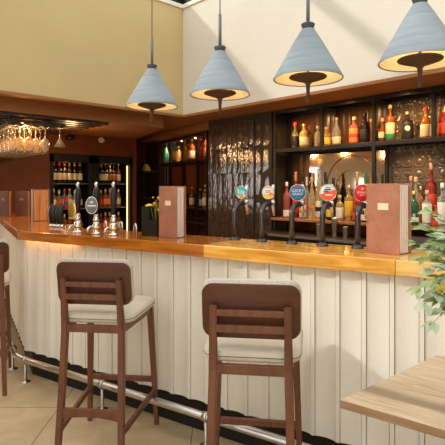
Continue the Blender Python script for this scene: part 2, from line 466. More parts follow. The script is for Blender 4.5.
struct('trim_4', MB().box(p1-.005, p1+.005, 4.430, 4.452, 0, 2.33).box(p0, -3.835, 4.436, 4.452, 2.322, 2.332), gunmetal)
# angled wall behind the left shelving
PA, PB = Vector((XL, 5.18, 0)), Vector((p0-.01, 4.55, 0))
d = (PB-PA).normalized(); nn = Vector((-d.y, d.x, 0))
struct('wall_back_left', MB().prism([PA+nn*.30, PB+nn*.30, PB+nn*.4, PA+nn*.4], 0, CZ), brown_wall)
# dropped soffit above it
struct('trim_5', MB().prism([PA-nn*.35, PB-nn*.06, PB+nn*.3, PA+nn*.3], 2.30, CZ-.001), brown_ceiling)

# ------------------------------------------------------------------ bar counter
bar = empty('bar_counter', BL, BA, 'long angled bar counter clad in concave cream boards over black plinth', 'bar counter')
TLx, TLy = -.875, .483          # left wing direction in the bar's own axes
NLx, NLy = .483, .875
TR, TE = 4.2, 2.98
def off(dd):                    # corner of a line set back by dd
    return Vector((.2588*dd, dd))
def wing(s_, dd):               # point s_ along the left wing, set back dd
    return Vector((TLx*s_ + NLx*dd, TLy*s_ + NLy*dd))
def band(d0, d1, s_end=TE, tr=TR):
    return [(tr, d0), (tr, d1), off(d1), wing(s_end, d1), wing(s_end, d0), off(d0)]
MB().prism(band(.14, .40), 0, BAR_Z-.071).build('carcass', dark_wood, bar)
MB().prism(band(.112, .1395), 0, .20).build('plinth', black_matte, bar)
# concave boards with battens between
PITCH, BATT = .129, .020
def boards(mb, start, direction, normal, length, phase):
    prof = []
    s0 = phase
    while s0 < length:
        e0, e1 = max(s0+BATT/2+.0035, 0), min(s0+PITCH-BATT/2-.0035, length)
        b0 = max(s0-BATT/2, 0)
        if s0 > -BATT/2:
            prof += [(b0-.0012, .074)] if b0 > .01 else []
            prof += [(b0, .050), (min(s0+BATT/2, length), .050)]
            if s0+BATT/2+.003 < length: prof += [(s0+BATT/2+.0012, .074)]
        if e1 > e0:
            prof.append((e0, .074))
        for k in range(9):
            a = k/8
            q = e0+.0003+(e1-e0-.0006)*a
            prof.append((q, .056+.010*(1-(2*a-1)**2)))
        prof.append((e1, .074))
        s0 += PITCH
    prof = sorted([p for p in prof if -1e-6 <= p[0] <= length], key=lambda p: p[0])
    lo, hi, lob, hib = [], [], [], []
    for s_, n_ in prof:
        p = Vector(start)+Vector(direction)*s_+Vector(normal)*n_
        q = Vector(start)+Vector(direction)*s_+Vector(normal)*.1385
        lo.append(mb.bm.verts.new((p.x, p.y, .20))); hi.append(mb.bm.verts.new((p.x, p.y, BAR_Z-.0715)))
        lob.append(mb.bm.verts.new((q.x, q.y, .20))); hib.append(mb.bm.verts.new((q.x, q.y, BAR_Z-.0715)))
    for i in range(len(prof)-1):
        for quad in ((lo[i], lo[i+1], hi[i+1], hi[i]), (lob[i+1], lob[i], hib[i], hib[i+1]), (lo[i+1], lo[i], lob[i], lob[i+1]), (hi[i], hi[i+1], hib[i+1], hib[i])):
            mb.bm.faces.new(quad)
    for i in (0, -1):
        mb.bm.faces.new((lo[i], hi[i], hib[i], lob[i]))
fm = MB()
c0 = off(.06)
boards(fm, (c0.x, 0), (1, 0), (0, 1), TR-c0.x, 1.065-c0.x-PITCH*9)
boards(fm, (TLx*-c0.x*0, 0), (TLx, TLy), (NLx, NLy), TE, .02)
fm.build('front_panelling', cream_panel, bar)
MB().box(.05, .60, .033, .045, BAR_Z-.0745, BAR_Z-.0715).build('light_strip', led_mat, bar)

top = empty('bar_worktop', BL + Vector((0,0,BAR_Z-.07)), BA, 'long varnished wooden worktop running along the top of the bar', 'worktop')
J = 2.767
wt = MB(); J2 = 1.72  # joint added where the wood colour follows the change of light
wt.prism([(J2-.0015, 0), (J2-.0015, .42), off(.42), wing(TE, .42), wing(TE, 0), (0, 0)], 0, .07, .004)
wt.build('counter_board', bar_wood_shaded, top)
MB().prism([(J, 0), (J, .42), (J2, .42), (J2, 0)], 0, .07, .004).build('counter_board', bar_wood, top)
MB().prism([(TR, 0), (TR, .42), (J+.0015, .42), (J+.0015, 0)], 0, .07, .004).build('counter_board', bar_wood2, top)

# foot rail
rail = empty('foot_rail', BL, BA, 'polished steel foot rail on short posts along the foot of the bar', 'foot rail')
RZ = .165
MB().tube([(TR, -.02, RZ), (.30, -.015, RZ), (.113, -.012, RZ), (-.06, .018, RZ), (-.196, .092, RZ), (-.196+TLx*2.7, .092+TLy*2.7, RZ)], .0225, 16).build('rail_tube', steel, rail)
posts = [(.113, -.012), (-.196, .092), (.93, -.017), (1.75, -.018), (2.6, -.019), (3.5, -.02), (-.196+TLx*.75, .092+TLy*.75), (-.196+TLx*1.6, .092+TLy*1.6)]
for x, y in posts:
    MB().lathe([(.0,.0005),(.038,.0005),(.038,.005),(.013,.009),(.011,.02),(.011,RZ-.02)], 16).build('rail_post', steel, rail).location = (x, y, 0)
    MB().tube([(x-.016, y, RZ), (x+.016, y, RZ)], .0275, 16).build('rail_clamp', steel, rail)

# ------------------------------------------------------------------ bar stools
def squircle(w, h, r, n=6):
    pts = []
    for cx, cy, a0 in ((w/2-r, h/2-r, 0), (-w/2+r, h/2-r, PI/2), (-w/2+r, -h/2+r, PI), (w/2-r, -h/2+r, 1.5*PI)):
        for k in range(n+1):
            a = a0+PI/2*k/n
            pts.append((cx+r*math.cos(a), cy+r*math.sin(a)))
    return pts
def slab(mb, outline, zs, smooth=True):
    # stacked outline rings: zs = [(z, inset-scale or per-point function)]
    rings = []
    for z, ins in zs:
        rings.append([mb.bm.verts.new(f) for f in outline(z, ins)])
    n = len(rings[0])
    for a, b in zip(rings[:-1], rings[1:]):
        for k in range(n):
            f = mb.bm.faces.new((a[k], a[(k+1)%n], b[(k+1)%n], b[k])); f.smooth = smooth
    f = mb.bm.faces.new(rings[0][::-1]); f2 = mb.bm.faces.new(rings[-1])
def make_stool():
    r = empty('bar_stool')
    # local: +Y is the way the sitter faces, origin at the floor under the seat
    fy, ry = .225, -.215
    # seat cushion
    def seat_out(z, ins):
        pts = []
        for x, y in squircle(1, 1, .16):
            half = .200+.022*(y+.5)
            pts.append((x*2*(half-ins), y*(.46-2*ins)+.012, z))
        return pts
    m = MB(); slab(m, seat_out, [(.745,.012),(.749,.004),(.757,0),(.775,0),(.788,.005),(.796,.016),(.801,.045),(.803,.10)])
    seat = m.build('seat', seat_fabric, r)
    m = MB()
    loop = [Vector(p) for p in seat_out(.768, -.0005)]
    m.tube(loop+[loop[0], loop[1]], .0018, 6, caps=False); m.build('seat_piping', piping_mat, seat)
    # legs
    m = MB()
    for sx in (-1, 1):
        # rear leg and back upright in one piece
        m = MB()
        pts = [(sx*.170, ry-.075, 0, .030, .026), (sx*.158, ry-.030, .42, .034, .032), (sx*.151, ry-.010, .72, .034, .032), (sx*.147, ry-.045, .985, .030, .018)]
        for (a, b) in zip(pts[:-1], pts[1:]):
            pass
        rings = []
        for x, y, z, w, dd in pts:
            rings.append([m.bm.verts.new((x+ax*w/2, y+ay*dd/2, z)) for ax, ay in ((-1,-1),(1,-1),(1,1),(-1,1))])
        for a, b in zip(rings[:-1], rings[1:]):
            for k in range(4): m.bm.faces.new((a[k], a[(k+1)%4], b[(k+1)%4], b[k]))
        m.bm.faces.new(rings[0][::-1]); m.bm.faces.new(rings[-1])
        bmesh.ops.bevel(m.bm, geom=m.bm.edges[:], offset=.004, segments=2, affect='EDGES')
        m.build('leg', stool_wood, r)
        m = MB().beam((sx*.213, fy+.03, 0), (sx*.185, fy-.025, .744), .026, .026, .004, up=(0,1,0), w2=.036, h2=.036)
        m.build('leg', stool_wood, r)
    # aprons
    MB().beam((-.151, ry-.012, .723), (.151, ry-.012, .723), .022, .040, .003).build('apron', stool_wood, r)
    MB().beam((-.185, fy-.02, .723), (.185, fy-.02, .723), .022, .040, .003).build('apron', stool_wood, r)
    for sx in (-1, 1):
        MB().beam((sx*.153, ry-.01, .723), (sx*.185, fy-.02, .723), .022, .040, .003).build('apron', stool_wood, r)
    # stretchers: arched rear, straight front, low sides
    m = MB()
    n = 12; up, dn, upb, dnb = [], [], [], []
    for k in range(n+1):
        a = k/n; x = -.160+.32*a
        arch = .020*(1-(2*a-1)**2)
        for lst, yy, zz in ((dn, -.011, .262+arch), (up, -.011, .318-.4*arch*0+.0*arch), (dnb, .011, .262+arch), (upb, .011, .318)):
            lst.append(m.bm.verts.new((x, ry-.042+yy, zz)))
    for k in range(n):
        for q in ((dn[k], dn[k+1], up[k+1], up[k]), (dnb[k+1], dnb[k], upb[k], upb[k+1]), (up[k], up[k+1], upb[k+1], upb[k]), (dn[k+1], dn[k], dnb[k], dnb[k+1])): m.bm.faces.new(q)
    for k in (0, n): m.bm.faces.new((dn[k], up[k], upb[k], dnb[k]))
    m.build('stretcher', stool_wood, r)
    MB().beam((-.2035, fy+.010, .285), (.2035, fy+.010, .285), .022, .032, .003).build('stretcher', stool_wood, r)
    for sx in (-1, 1):
        MB().beam((sx*.164, ry-.05, .205), (sx*.206, fy+.012, .215), .020, .032, .003).build('stretcher', stool_wood, r)
    # slats between the uprights
    MB().beam((-.148, ry-.040, .955), (.148, ry-.040, .955), .014, .026, .003).build('back_slat', stool_wood, r)
    MB().beam((-.149, ry-.034, .891), (.149, ry-.034, .891), .014, .031, .003).build('back_slat', stool_wood, r)
    # backrest: curved plywood shell, upholstered towards the sitter
    def curved(th0, th1, w, h, name, material, y0, zc, rr):
        m = MB()
        out = squircle(w, h, rr, 7)
        def place(x, z, dy):
            return Vector((x, y0+dy+.55*x*x - (z)*.16, zc+z))
        rings = []
        prof = [(th0, .006), (th0, 0), (th1, 0), (th1, .006)] if name == 'backrest' else [(th0, .0), (th0+(th1-th0)*.6, .0), (th1, .012)]
        for dy, ins in prof:
            rings.append([m.bm.verts.new(place(x*(1-2*ins/w), z*(1-2*ins/h), dy)) for x, z in out])
        L = len(out)
        for a, b in zip(rings[:-1], rings[1:]):
            for k in range(L):
                f = m.bm.faces.new((a[k], a[(k+1)%L], b[(k+1)%L], b[k]))
        for ring, fl in ((rings[0], True), (rings[-1], False)):
            # fill with strips between mirrored points so that the curve stays smooth
            half = L//2
            top_ = [k for k in range(0, half)]
            for k in range(half-1):
                a, b = ring[k], ring[k+1]; c, d_ = ring[L-1-(k+1)], ring[L-1-k]
                f = m.bm.faces.new((a, b, c, d_) if not fl else (d_, c, b, a)); f.smooth = True
        return m.build(name, material, r)
    curved(0, .014, .395, .225, 'backrest', shell_wood, ry-.026, .955, .045)
    curved(.0145, .052, .405, .243, 'back_pad', pad_fabric, ry-.026, .961, .05)
    return r
stool = make_stool()
def place_stool(o, back_u, back_v, ang, label):
    # back_u/back_v: middle of the backrest; the stool faces away from the viewer turned by ang
    face = UV(math.sin(ang), math.cos(ang))
    p = UV(back_u, back_v) + face*.23
    o.location = p; o.rotation_euler.z = math.atan2(face.y, face.x) - PI/2
    tag(o, label, 'bar stool', 'walnut bar stools at the bar')
s2, s3 = copy_tree(stool), copy_tree(stool)
place_stool(stool, -.670, 2.44, math.radians(6.5), 'walnut bar stool standing left, in front of the three hand pumps')
place_stool(s2, .112, 1.885, math.radians(7.5), 'walnut bar stool nearest the oak table, in front of the curved taps')
place_stool(s3, -1.70, 3.28, math.radians(-25), 'bar stool cut off by the left picture edge beside the angled bar end')

# ------------------------------------------------------------------ pendant lamps
def make_lamp():
    r = empty('pendant_lamp')           # origin at the middle of the rim
    prof = [(.180,0),(.181,.004),(.172,.022),(.140,.078),(.106,.138),(.072,.198),(.046,.240),(.036,.256),(.031,.262)]
    inner = [(.027,.258),(.034,.250),(.068,.192),(.102,.132),(.136,.072),(.168,.018),(.1745,.002)]
    MB().lathe(prof+inner, 48, closed=True).build('shade', lamp_grey, r)
    MB().lathe([(.1735,.004),(.1665,.017),(.1345,.071),(.1005,.131),(.0665,.191),(.033,.248)], 48, caps=False).build('shade_lining', lamp_lining, r)
    MB().lathe([(.0,.2605),(.031,.2605),(.030,.272),(.035,.281),(.036,.288),(.030,.292),(.012,.292),(.0,.292)], 32).build('collar', lamp_collar, r)
    MB().lathe([(.0095,.292),(.0095,.485),(.004,.487),(.0,.487)], 16).build('rod', lamp_rod, r)
    MB().lathe([(.0032,.486),(.0032,1.79)], 8).build('cord', lamp_cord, r)
    d = MB().lathe([(.0,.020),(.094,.018),(.098,.013),(.096,.009),(.060,-.004),(.022,-.016),(.012,-.026),(.0095,-.055),(.0088,-.110),(.006,-.113),(.0,-.113)], 40).build('diffuser_disc', lamp_disc, r)
    MB().lathe([(.008,.02),(.008,.262)], 10).build('inner_stem', lamp_disc, r)
    MB().lathe([(.024,.07),(.034,.085),(.036,.105),(.028,.125),(.010,.135)], 20).build('bulb', bulb_mat, r)
    return r
lamp = make_lamp()
lamp_spots = [(152, 107, 3.27, 'leftmost of the four grey cone pendant lamps above the bar'),
              (220, 95.3, 2.83, 'second grey cone pendant lamp from the left, before the wall corner'),
              (308, 79.5, 2.46, 'third grey cone pendant lamp from the left, above the blue tap badge'),
              (420, 62.5, 2.12, 'rightmost and nearest of the four grey cone pendant lamps')]
lamps = [lamp] + [copy_tree(lamp) for _ in range(3)]
for o, (px, py, v, lb) in zip(lamps, lamp_spots):
    o.location = W(px, py, v)
    tag(o, lb, 'pendant lamp', 'cone pendant lamps over the bar')
# the rail in the roof they hang from
a, b = W(152, 107, 3.27), W(420, 62.5, 2.12)
dd = (b-a).normalized(); a2 = a-dd*1.2; b2 = b+dd*1.2
struct('trim_6', MB().beam((a2.x, a2.y, 3.83), (b2.x, b2.y, 3.83), .05, .06), black_metal)

# ------------------------------------------------------------------ beer taps with round badges
def disc(mb, r, th, sx=1.0, seg=40):
    prof = [(0,0),(r*.97,0),(r,th*.2),(r,th*.8),(r*.97,th),(0,th)]
    mb.lathe(prof, seg, M=Matrix.Diagonal((sx,1,1,1)))
    return mb
def make_tap():
    r = empty('beer_tap')      # local +Y away from the customer
    MB().lathe([(0,0),(.034,0),(.034,.004),(.030,.010),(.022,.014),(.018,.020),(0,.020)], 24).build('base_flange', gunmetal, r)
    pts = [(0,0,.01),(0,0,.10),(0,.0,.165)]
    for k in range(1, 9):
        a = PI/2*k/8
        pts.append((0, .075*(1-math.cos(a)), .165+.058*math.sin(a)))
    pts.append((0,.105,.223))
    MB().tube(pts, .0155, 16).build('pipe', gunmetal, r)
    MB().lathe([(0,0),(.016,0),(.018,.01),(.015,.03),(.0,.03)], 16, M=Matrix.Translation((0,.10,.212))).build('badge_holder', black_plastic, r)
    f = MB()
    f.tube([(0,.105,.223),(0,.150,.223)], .0125, 12)
    f.tube([(0,.148,.235),(0,.150,.205),(0,.160,.180),(0,.168,.150)], [.014,.013,.010,.008], 12)
    f.sphere((0,.150,.232), .017)
    fa = f.build('faucet', chrome, r)
    MB().tube([(0,.150,.245),(0,.152,.275),(0,.155,.315),(0,.156,.345)], [.007,.012,.013,.010], 12).build('handle', steel, r)
    return r
FACE = Matrix.Rotation(PI/2, 4, 'X')       # disc facing -Y
def badge(r, m, rx, sx=1.0, yaw=0.0):
    mb = disc(MB(), rx, .012, sx)
    o = mb.build('badge', m, r)
    M = Matrix.Translation((0, .085, .296)) @ Matrix.Rotation(yaw, 4, 'Z') @ FACE
    o.data.transform(M)
    rim = MB()
    ring = [Vector((rx*sx*math.cos(2*PI*k/40), rx*math.sin(2*PI*k/40), .0125)) for k in range(41)]
    rim.tube(ring, .0018, 6, caps=False)
    q = rim.build('badge_rim', chrome, o); q.data.transform(M)
    return o, M
def segment_cap(rx, sx, y0, y1, z=.0125, n=20):
    # flat piece of the ellipse between two heights
    mb = MB()
    right, left = [], []
    for k in range(n+1):
        y = y0+(y1-y0)*k/n
        x = math.sqrt(max(0, (rx*.97)**2-y*y))*sx
        right.append((x, y, z)); left.append((-x, y, z))
    top_, bot = [], []
    for k in range(n):
        vs = [mb.bm.verts.new(p) for p in (left[k], right[k], right[k+1], left[k+1])]
        mb.bm.faces.new(vs)
    r = bmesh.ops.extrude_face_region(mb.bm, geom=mb.bm.faces[:])
    bmesh.ops.translate(mb.bm, vec=(0,0,.0008), verts=[g for g in r['geom'] if isinstance(g, bmesh.types.BMVert)])
    return mb
def put(mb, name, m, parent, M):
    o = mb.build(name, m, parent); o.data.transform(M); return o
tap_yaw = math.radians(24)     # badges look down the room towards the entrance
TAPS = [(234.6, 'curved beer tap with a turquoise and yellow oval badge'),
        (261.8, 'curved beer tap with a white, yellow and orange oval badge'),
        (291.8, 'curved beer tap with a round blue badge lettered in white'),
        (322.5, 'curved beer tap with a half white, half orange round badge'),
        (357.7, 'curved beer tap with a round red star badge, behind tan menu')]
tap0 = make_tap()
taps = [tap0]+[copy_tree(tap0) for _ in TAPS[1:]]
def bar_from(px, n):
    r = (px-CX)/F; dv = Vector((S*r-C, C*r+S, 0))
    v = (n + BL.dot(BN))/dv.dot(BN)
    return dv*v
for i, (o, (px, lb)) in enumerate(zip(taps, TAPS)):
    p = bar_from(px, .325); p.z = BAR_Z+.0005
    o.location = p; o.rotation_euler.z = BA
    tag(o, lb, 'beer tap', 'curved beer taps on the bar')
b0, M = badge(taps[0], teal_badge, .040, .86, tap_yaw)
put(segment_cap(.040, .86, -.038, -.018), 'badge_print', badge_yellow, b0, M)
put(MB().box(-.012,.012,-.012,.012,.0125,.0135), 'badge_print', mat('aqua_print', (.25,.70,.72), .4), b0, M)
put(MB().box(-.007,.002,-.034,-.026,.0135,.0145).box(.006,.012,-.033,-.022,.0135,.0145), 'badge_print', badge_red, b0, M)
put(MB().box(-.022,-.016,-.012,.020,.0125,.0135).box(.013,.020,-.018,.008,.0125,.0135), 'badge_print', white_clean, b0, M)
b1, M = badge(taps[1], white_clean, .040, .92, tap_yaw)
put(segment_cap(.040, .92, -.038, -.010), 'badge_print', badge_yellow, b1, M)
put(segment_cap(.040, .92, .027, .0385), 'badge_print', mat('peach_print', (.85,.5,.3), .4), b1, M)
put(MB().box(.008,.030,-.018,-.002,.0133,.0143), 'badge_print', orange_lbl, b1, M)
put(MB().box(-.016,.016,.010,.014,.0125,.0135).box(-.018,.012,.000,.004,.0125,.0135), 'badge_print', grey_badge, b1, M)
b2, M = badge(taps[2], blue_badge, .047, 1, tap_yaw)
for j, wd in enumerate(('LUCKY', 'SAINT')):
    add_text('badge_lettering', wd, .0235, white_clean, b2, M @ Matrix.Translation((0, .011-.021*j, .0128)), 1.0)
put(MB().box(-.014,.014,.030,.037,.0125,.0135), 'badge_print', badge_red, b2, M)
put(MB().box(-.018,.018,-.031,-.028,.0125,.0133), 'badge_print', teal_badge, b2, M)
b3, M = badge(taps[3], white_clean, .047, 1, tap_yaw)
sc = MB()
tri = [(.0456*math.cos(a), .0456*math.sin(a)) for a in [math.radians(-168+k*(192/24)) for k in range(25)]]
sc.prism(tri, .0122, .0132)
put(sc, 'badge_print', badge_orange, b3, M)
put(MB().box(-.014,.014,.028,.032,.0125,.0135).box(-.022,.016,.014,.022,.0125,.0135).box(-.026,.004,.002,.010,.0125,.0135), 'badge_print', navy_mat, b3, M)
put(MB().box(-.014,.024,-.016,-.009,.0133,.0140), 'badge_print', white_clean, b3, M)
b4, M = badge(taps[4], badge_red, .047, 1, tap_yaw)
st = [( (.011 if k%2==0 else .0045)*math.sin(PI*k/5), .024+(.011 if k%2==0 else .0045)*math.cos(PI*k/5)) for k in range(10)]
put(MB().prism(st, .0122, .0134), 'badge_print', badge_yellow, b4, M)
add_text('badge_lettering', 'ESTRELLA', .0135, white_clean, b4, M @ Matrix.Translation((0, .002, .0128)))
add_text('badge_lettering', 'DAMM', .009, white_clean, b4, M @ Matrix.Translation((0, -.012, .0128)))

# ------------------------------------------------------------------ hand pumps
def make_pump():
    r = empty('hand_pump')
    MB().lathe([(0,0),(.033,0),(.034,.006),(.026,.012),(.022,.020),(.026,.040),(.028,.055),(.023,.075),(.018,.088),(.0,.088)], 24).build('pump_base', chrome, r)
    MB().lathe([(.027,.034),(.031,.038),(.031,.048),(.027,.052)], 24, caps=False).build('brass_ring', brass, r)
    MB().lathe([(.0,.086),(.020,.088),(.024,.098),(.018,.112),(.013,.128),(.015,.138),(.0,.14)], 20).build('collar', chrome, r)
    MB().lathe([(.0,.138),(.012,.14),(.013,.16),(.019,.20),(.024,.25),(.024,.285),(.017,.315),(.012,.328),(.0,.33)], 20).build('handle', black_plastic, r)
    MB().lathe([(.0,.326),(.012,.328),(.009,.338),(.013,.348),(.011,.360),(.006,.366),(.0,.367)], 16).build('finial', chrome, r)
    MB().tube([(0,-.03,.05),(0,-.055,.055),(0,-.075,.045),(0,-.08,.015)], .008, 10).build('spout', chrome, r)
    return r
pump = make_pump()
pumps = [pump, copy_tree(pump), copy_tree(pump)]
PL = ['hand pump on the far left with an ornate gold badge', 'middle hand pump carrying a grey oval badge', 'hand pump on the right with plain black handle and no badge']
for o, px, nn_, lb in zip(pumps, (78, 96.3, 113.6), (.135, .125, .125), PL):
    p = bar_from(px, nn_); p.z = BAR_Z+.0005
    o.location = p; o.rotation_euler.z = BA
    tag(o, lb, 'hand pump', 'hand pumps on the bar')
face_cam = math.radians(44)
Mb = Matrix.Translation((.004,-.045,.203)) @ Matrix.Rotation(face_cam, 4, 'Z') @ FACE
o = put(disc(MB(), .0585, .008, .66), 'badge', grey_badge, pumps[1], Mb)
rim = MB(); rim.tube([Vector((.0585*.66*math.cos(2*PI*k/40), .0585*math.sin(2*PI*k/40), .006)) for k in range(41)], .003, 6, caps=False)
put(rim, 'badge_rim', chrome, o, Mb)
put(MB().box(-.010,.010,.016,.028,.008,.0088), 'badge_print', white_lbl, o, Mb)
put(MB().box(-.028,.028,-.008,.002,.008,.0088), 'badge_print', white_lbl, o, Mb)
Mb = Matrix.Translation((-.022,-.03,.162)) @ Matrix.Rotation(face_cam-.5, 4, 'Z') @ FACE
o = put(disc(MB(), .066, .008, .5), 'badge', brass, pumps[0], Mb)
put(disc(MB(), .050, .003, .48), 'badge_print', mat('dark_gold', (.45,.27,.06), .35, metal=.8), o, Mb @ Matrix.Translation((0,0,.0082)))
put(MB().box(-.030,.030,.050,.062,.002,.011), 'badge_trim', chrome, o, Mb)
put(MB().box(-.028,.028,-.064,-.052,.002,.011), 'badge_trim', chrome, o, Mb)

# small chrome hoops beside the pumps
def make_hoop():
    m = MB()
    pts = [(-.026,0,.0)]+[(-.026,0,.05)]+[(-.026*math.cos(PI*k/10), 0, .055+.032*math.sin(PI*k/10)) for k in range(11)]+[(.026,0,.0)]
    m.tube(pts, .005, 10)
    return m.build('spout_hoop', chrome)
hoop = make_hoop()
for i, (px, nn_, lb) in enumerate(((105.5, .22, 'small chrome hoop between the two right hand pumps'), (121.3, .20, 'small chrome hoop just right of the unbadged hand pump'), (135.2, .12, 'small chrome hoop standing alone left of the black caddy'))):
    o = hoop if i == 0 else hoop.copy()
    if i: COL.objects.link(o)
    p = bar_from(px, nn_); p.z = BAR_Z+.0005; o.location = p; o.rotation_euler.z = BA-.5
    tag(o, lb, 'hoop', 'chrome hoops on the bar')

# row of black lever handles further along
def make_lever():
    r = empty('tap_lever')
    MB().lathe([(0,0),(.018,0),(.018,.012),(.012,.03),(0,.03)], 16).build('lever_base', chrome, r)
    m = MB()
    m.tube([(0,0,.025),(.0,-.008,.07),(0,-.012,.12),(0,-.004,.165),(0,.012,.185)], [.014,.017,.018,.016,.010], 12)
    m.build('lever_handle', black_plastic, r)
    return r
lev = make_lever()
for i, px in enumerate((51.5, 55, 58.5, 62)):
    o = lev if i == 0 else copy_tree(lev)
    p = bar_from(px, .36); p.z = BAR_Z+.0005; o.location = p; o.rotation_euler.z = BA
    tag(o, ('first', 'second', 'third', 'fourth')[i]+' from left in the row of short black tap levers', 'tap lever', 'black tap levers on the bar')

# ------------------------------------------------------------------ menus
def make_menu(w, th, h, cover, pages, plate, open_=1.0):
    r = empty('menu')      # front cover spans x 0..w at y=0 (facing -Y); pages show at the +X side
    c = MB().box(0, w, 0, .006, 0, h, .0015).build('front_cover', cover, r)
    MB().box(.02*w, w, th-.006, th, 0, h, .0015).build('back_cover', cover, r)
    MB().box(-.004, .003, .004, th-.002, 0, h, .0015).build('spine', cover, r)
    m = MB()
    n = 7
    for k in range(n):
        y0 = .009+(th-.018)*k/n; y1 = .009+(th-.018)*(k+.95)/n
        xe = w-.012-.004*((k*5)%3)
        top_ = h-.008
        vs = [(.006,y0,.004),(xe,y0,.004),(xe,y1,.004),(.006,y1,.004)]
        sh = .012*(1-k/n)
        lo = [m.bm.verts.new(p) for p in vs]
        hi = [m.bm.verts.new((p[0], p[1]+sh*0, top_)) for p in vs]
        m.bm.faces.new(lo[::-1]); m.bm.faces.new(hi)
        for j in range(4): m.bm.faces.new((lo[j], lo[(j+1)%4], hi[(j+1)%4], hi[j]))
    m.build('pages', pages, r)
    if plate:
        MB().box(w*.36, w*.68, -.0015, .0005, h*.625, h*.72).build('label_plate', plate, c)
    return r
def place_menu(o, fl, fr, lb):
    p, q = Vector(fl), Vector(fr)
    o.location = p; o.rotation_euler.z = math.atan2(q.y-p.y, q.x-p.x)
    tag(o, lb, 'menu', 'leather menus standing on the bar')
def at_z(px, py, z):
    return W(px, py, (EYE-z)*F/(py-CY))
zb = BAR_Z+.0006
m1 = make_menu(.178, .115, .345, menu_leather, paper, plate_cream)
place_menu(m1, at_z(366.6, 251.7, zb), at_z(399.6, 255.6, zb), 'large tan leather menu standing at right, beside the red tap badge')
m2 = make_menu(.148, .098, .335, menu_leather, paper, plate_cream)
place_menu(m2, at_z(159, 237.2, zb), at_z(177.2, 238.6, zb), 'tan leather menu with fanned pages standing beside the black caddy')
# three menus far along the bar
m3 = make_menu(.10, .16, .31, menu_grey, paper_orange_lit, None)
p = at_z(31, 220.8, zb)
m3.location = p; m3.rotation_euler.z = math.radians(-12)
tag(m3, 'greyed menu showing orange-lit page edges, left of the levers', 'menu', 'leather menus standing on the bar')
for px, lb, dn in ((-3, 'dark brown menu cut by the left picture edge on the bar', .13), (15.5, 'dark brown menu standing second from the left picture edge', .20)):
    o = make_menu(.17, .06, .29, menu_dark, paper_orange_lit, plate_brown)
    p = at_z(px, 216.0, zb)
    o.location = p; o.rotation_euler.z = math.radians(27)
    tag(o, lb, 'menu', 'leather menus standing on the bar')

# ------------------------------------------------------------------ condiment caddy
p = bar_from(141.5, .20); p.z = BAR_Z+.0005
cad = empty('bar_caddy', p, math.radians(24), 'black bar caddy holding lemon garnish, behind the tan menu', 'caddy')
m = MB()
m.box(0,.12,0,.09,0,.015).box(0,.006,0,.09,.015,.20).box(.114,.12,0,.09,.015,.135).box(.006,.114,.084,.09,.015,.20)
m.box(.006,.055,0,.006,.015,.20).box(.055,.114,0,.006,.015,.11).box(.055,.061,.006,.084,.015,.20)
m.build('caddy_box', black_plastic, cad)
o = MB().sphere((.034,.045,.200), .026, (1.1,1,.62)).build('lemon', lemon_mat); o.location = cad.location; o.rotation_euler = cad.rotation_euler
tag(o, 'piece of lemon lying on top of the black caddy', 'lemon')
o = empty('garnish_sprig', cad.location, cad.rotation_euler.z, 'dry green and yellow garnish sprig sticking up behind the caddy', 'garnish')
g = MB(); random.seed(3)
for k in range(9):
    x, y = .088+random.uniform(-.02,.02), .045+random.uniform(-.02,.02)
    g.tube([(.088+random.uniform(-.01,.01),.045,.02),(x,y,.14),(x+random.uniform(-.03,.03), y, .20+random.uniform(0,.05))], .002, 5)
g.build('stems', herb_mat, o)
g = MB()
for k in range(14):
    g.sphere((.088+random.uniform(-.04,.035), .045+random.uniform(-.025,.025), .16+random.uniform(0,.10)), random.uniform(.006,.012), seg=8)
g.build('flower_heads', lemon_mat, o)

# ------------------------------------------------------------------ back bar shelving
SY0, SY1 = 4.44, 4.745
SH, LEDGE = 1.925, 1.09
PX = [-3.77, -3.085, -2.45, -1.845, -1.235, -.62]
unit = empty('back_bar_shelving', (0,0,0), 0, 'black metal framed shelving unit full of spirits on the back wall', 'shelving')
for i, x in enumerate(PX):
    zb0 = .9305 if i not in (1, 3) else SH-.03      # these two uprights stand on the upper shelf only
    MB().box(x-.018, x+.018, SY0, SY0+.036, zb0, CZ-.002, .003).build('post', black_metal, unit)
    MB().box(x-.018, x+.018, SY1-.036, SY1, zb0, CZ-.002, .003).build('post', black_metal, unit)
for z0, z1 in ((CZ-.045, CZ-.003), (SH-.042, SH-.012)):
    for y in (SY0+.002, SY1-.034):
        MB().box(PX[0]-.02, PX[-1]+.02, y, y+.032, z0, z1).build('rail', black_metal, unit)
    for x in PX:
        MB().box(x-.015, x+.015, SY0+.03, SY1-.03, z0, z1).build('rail', black_metal, unit)
MB().box(PX[0]-.02, PX[-1]+.02, SY0+.003, SY1, SH-.0118, SH, .001).build('shelf', dark_wood, unit)
MB().box(PX[0]-.0, PX[-1]+.02, SY0-.07, SY1+.01, LEDGE-.026, LEDGE, .002).build('shelf', ledge_wood, unit)
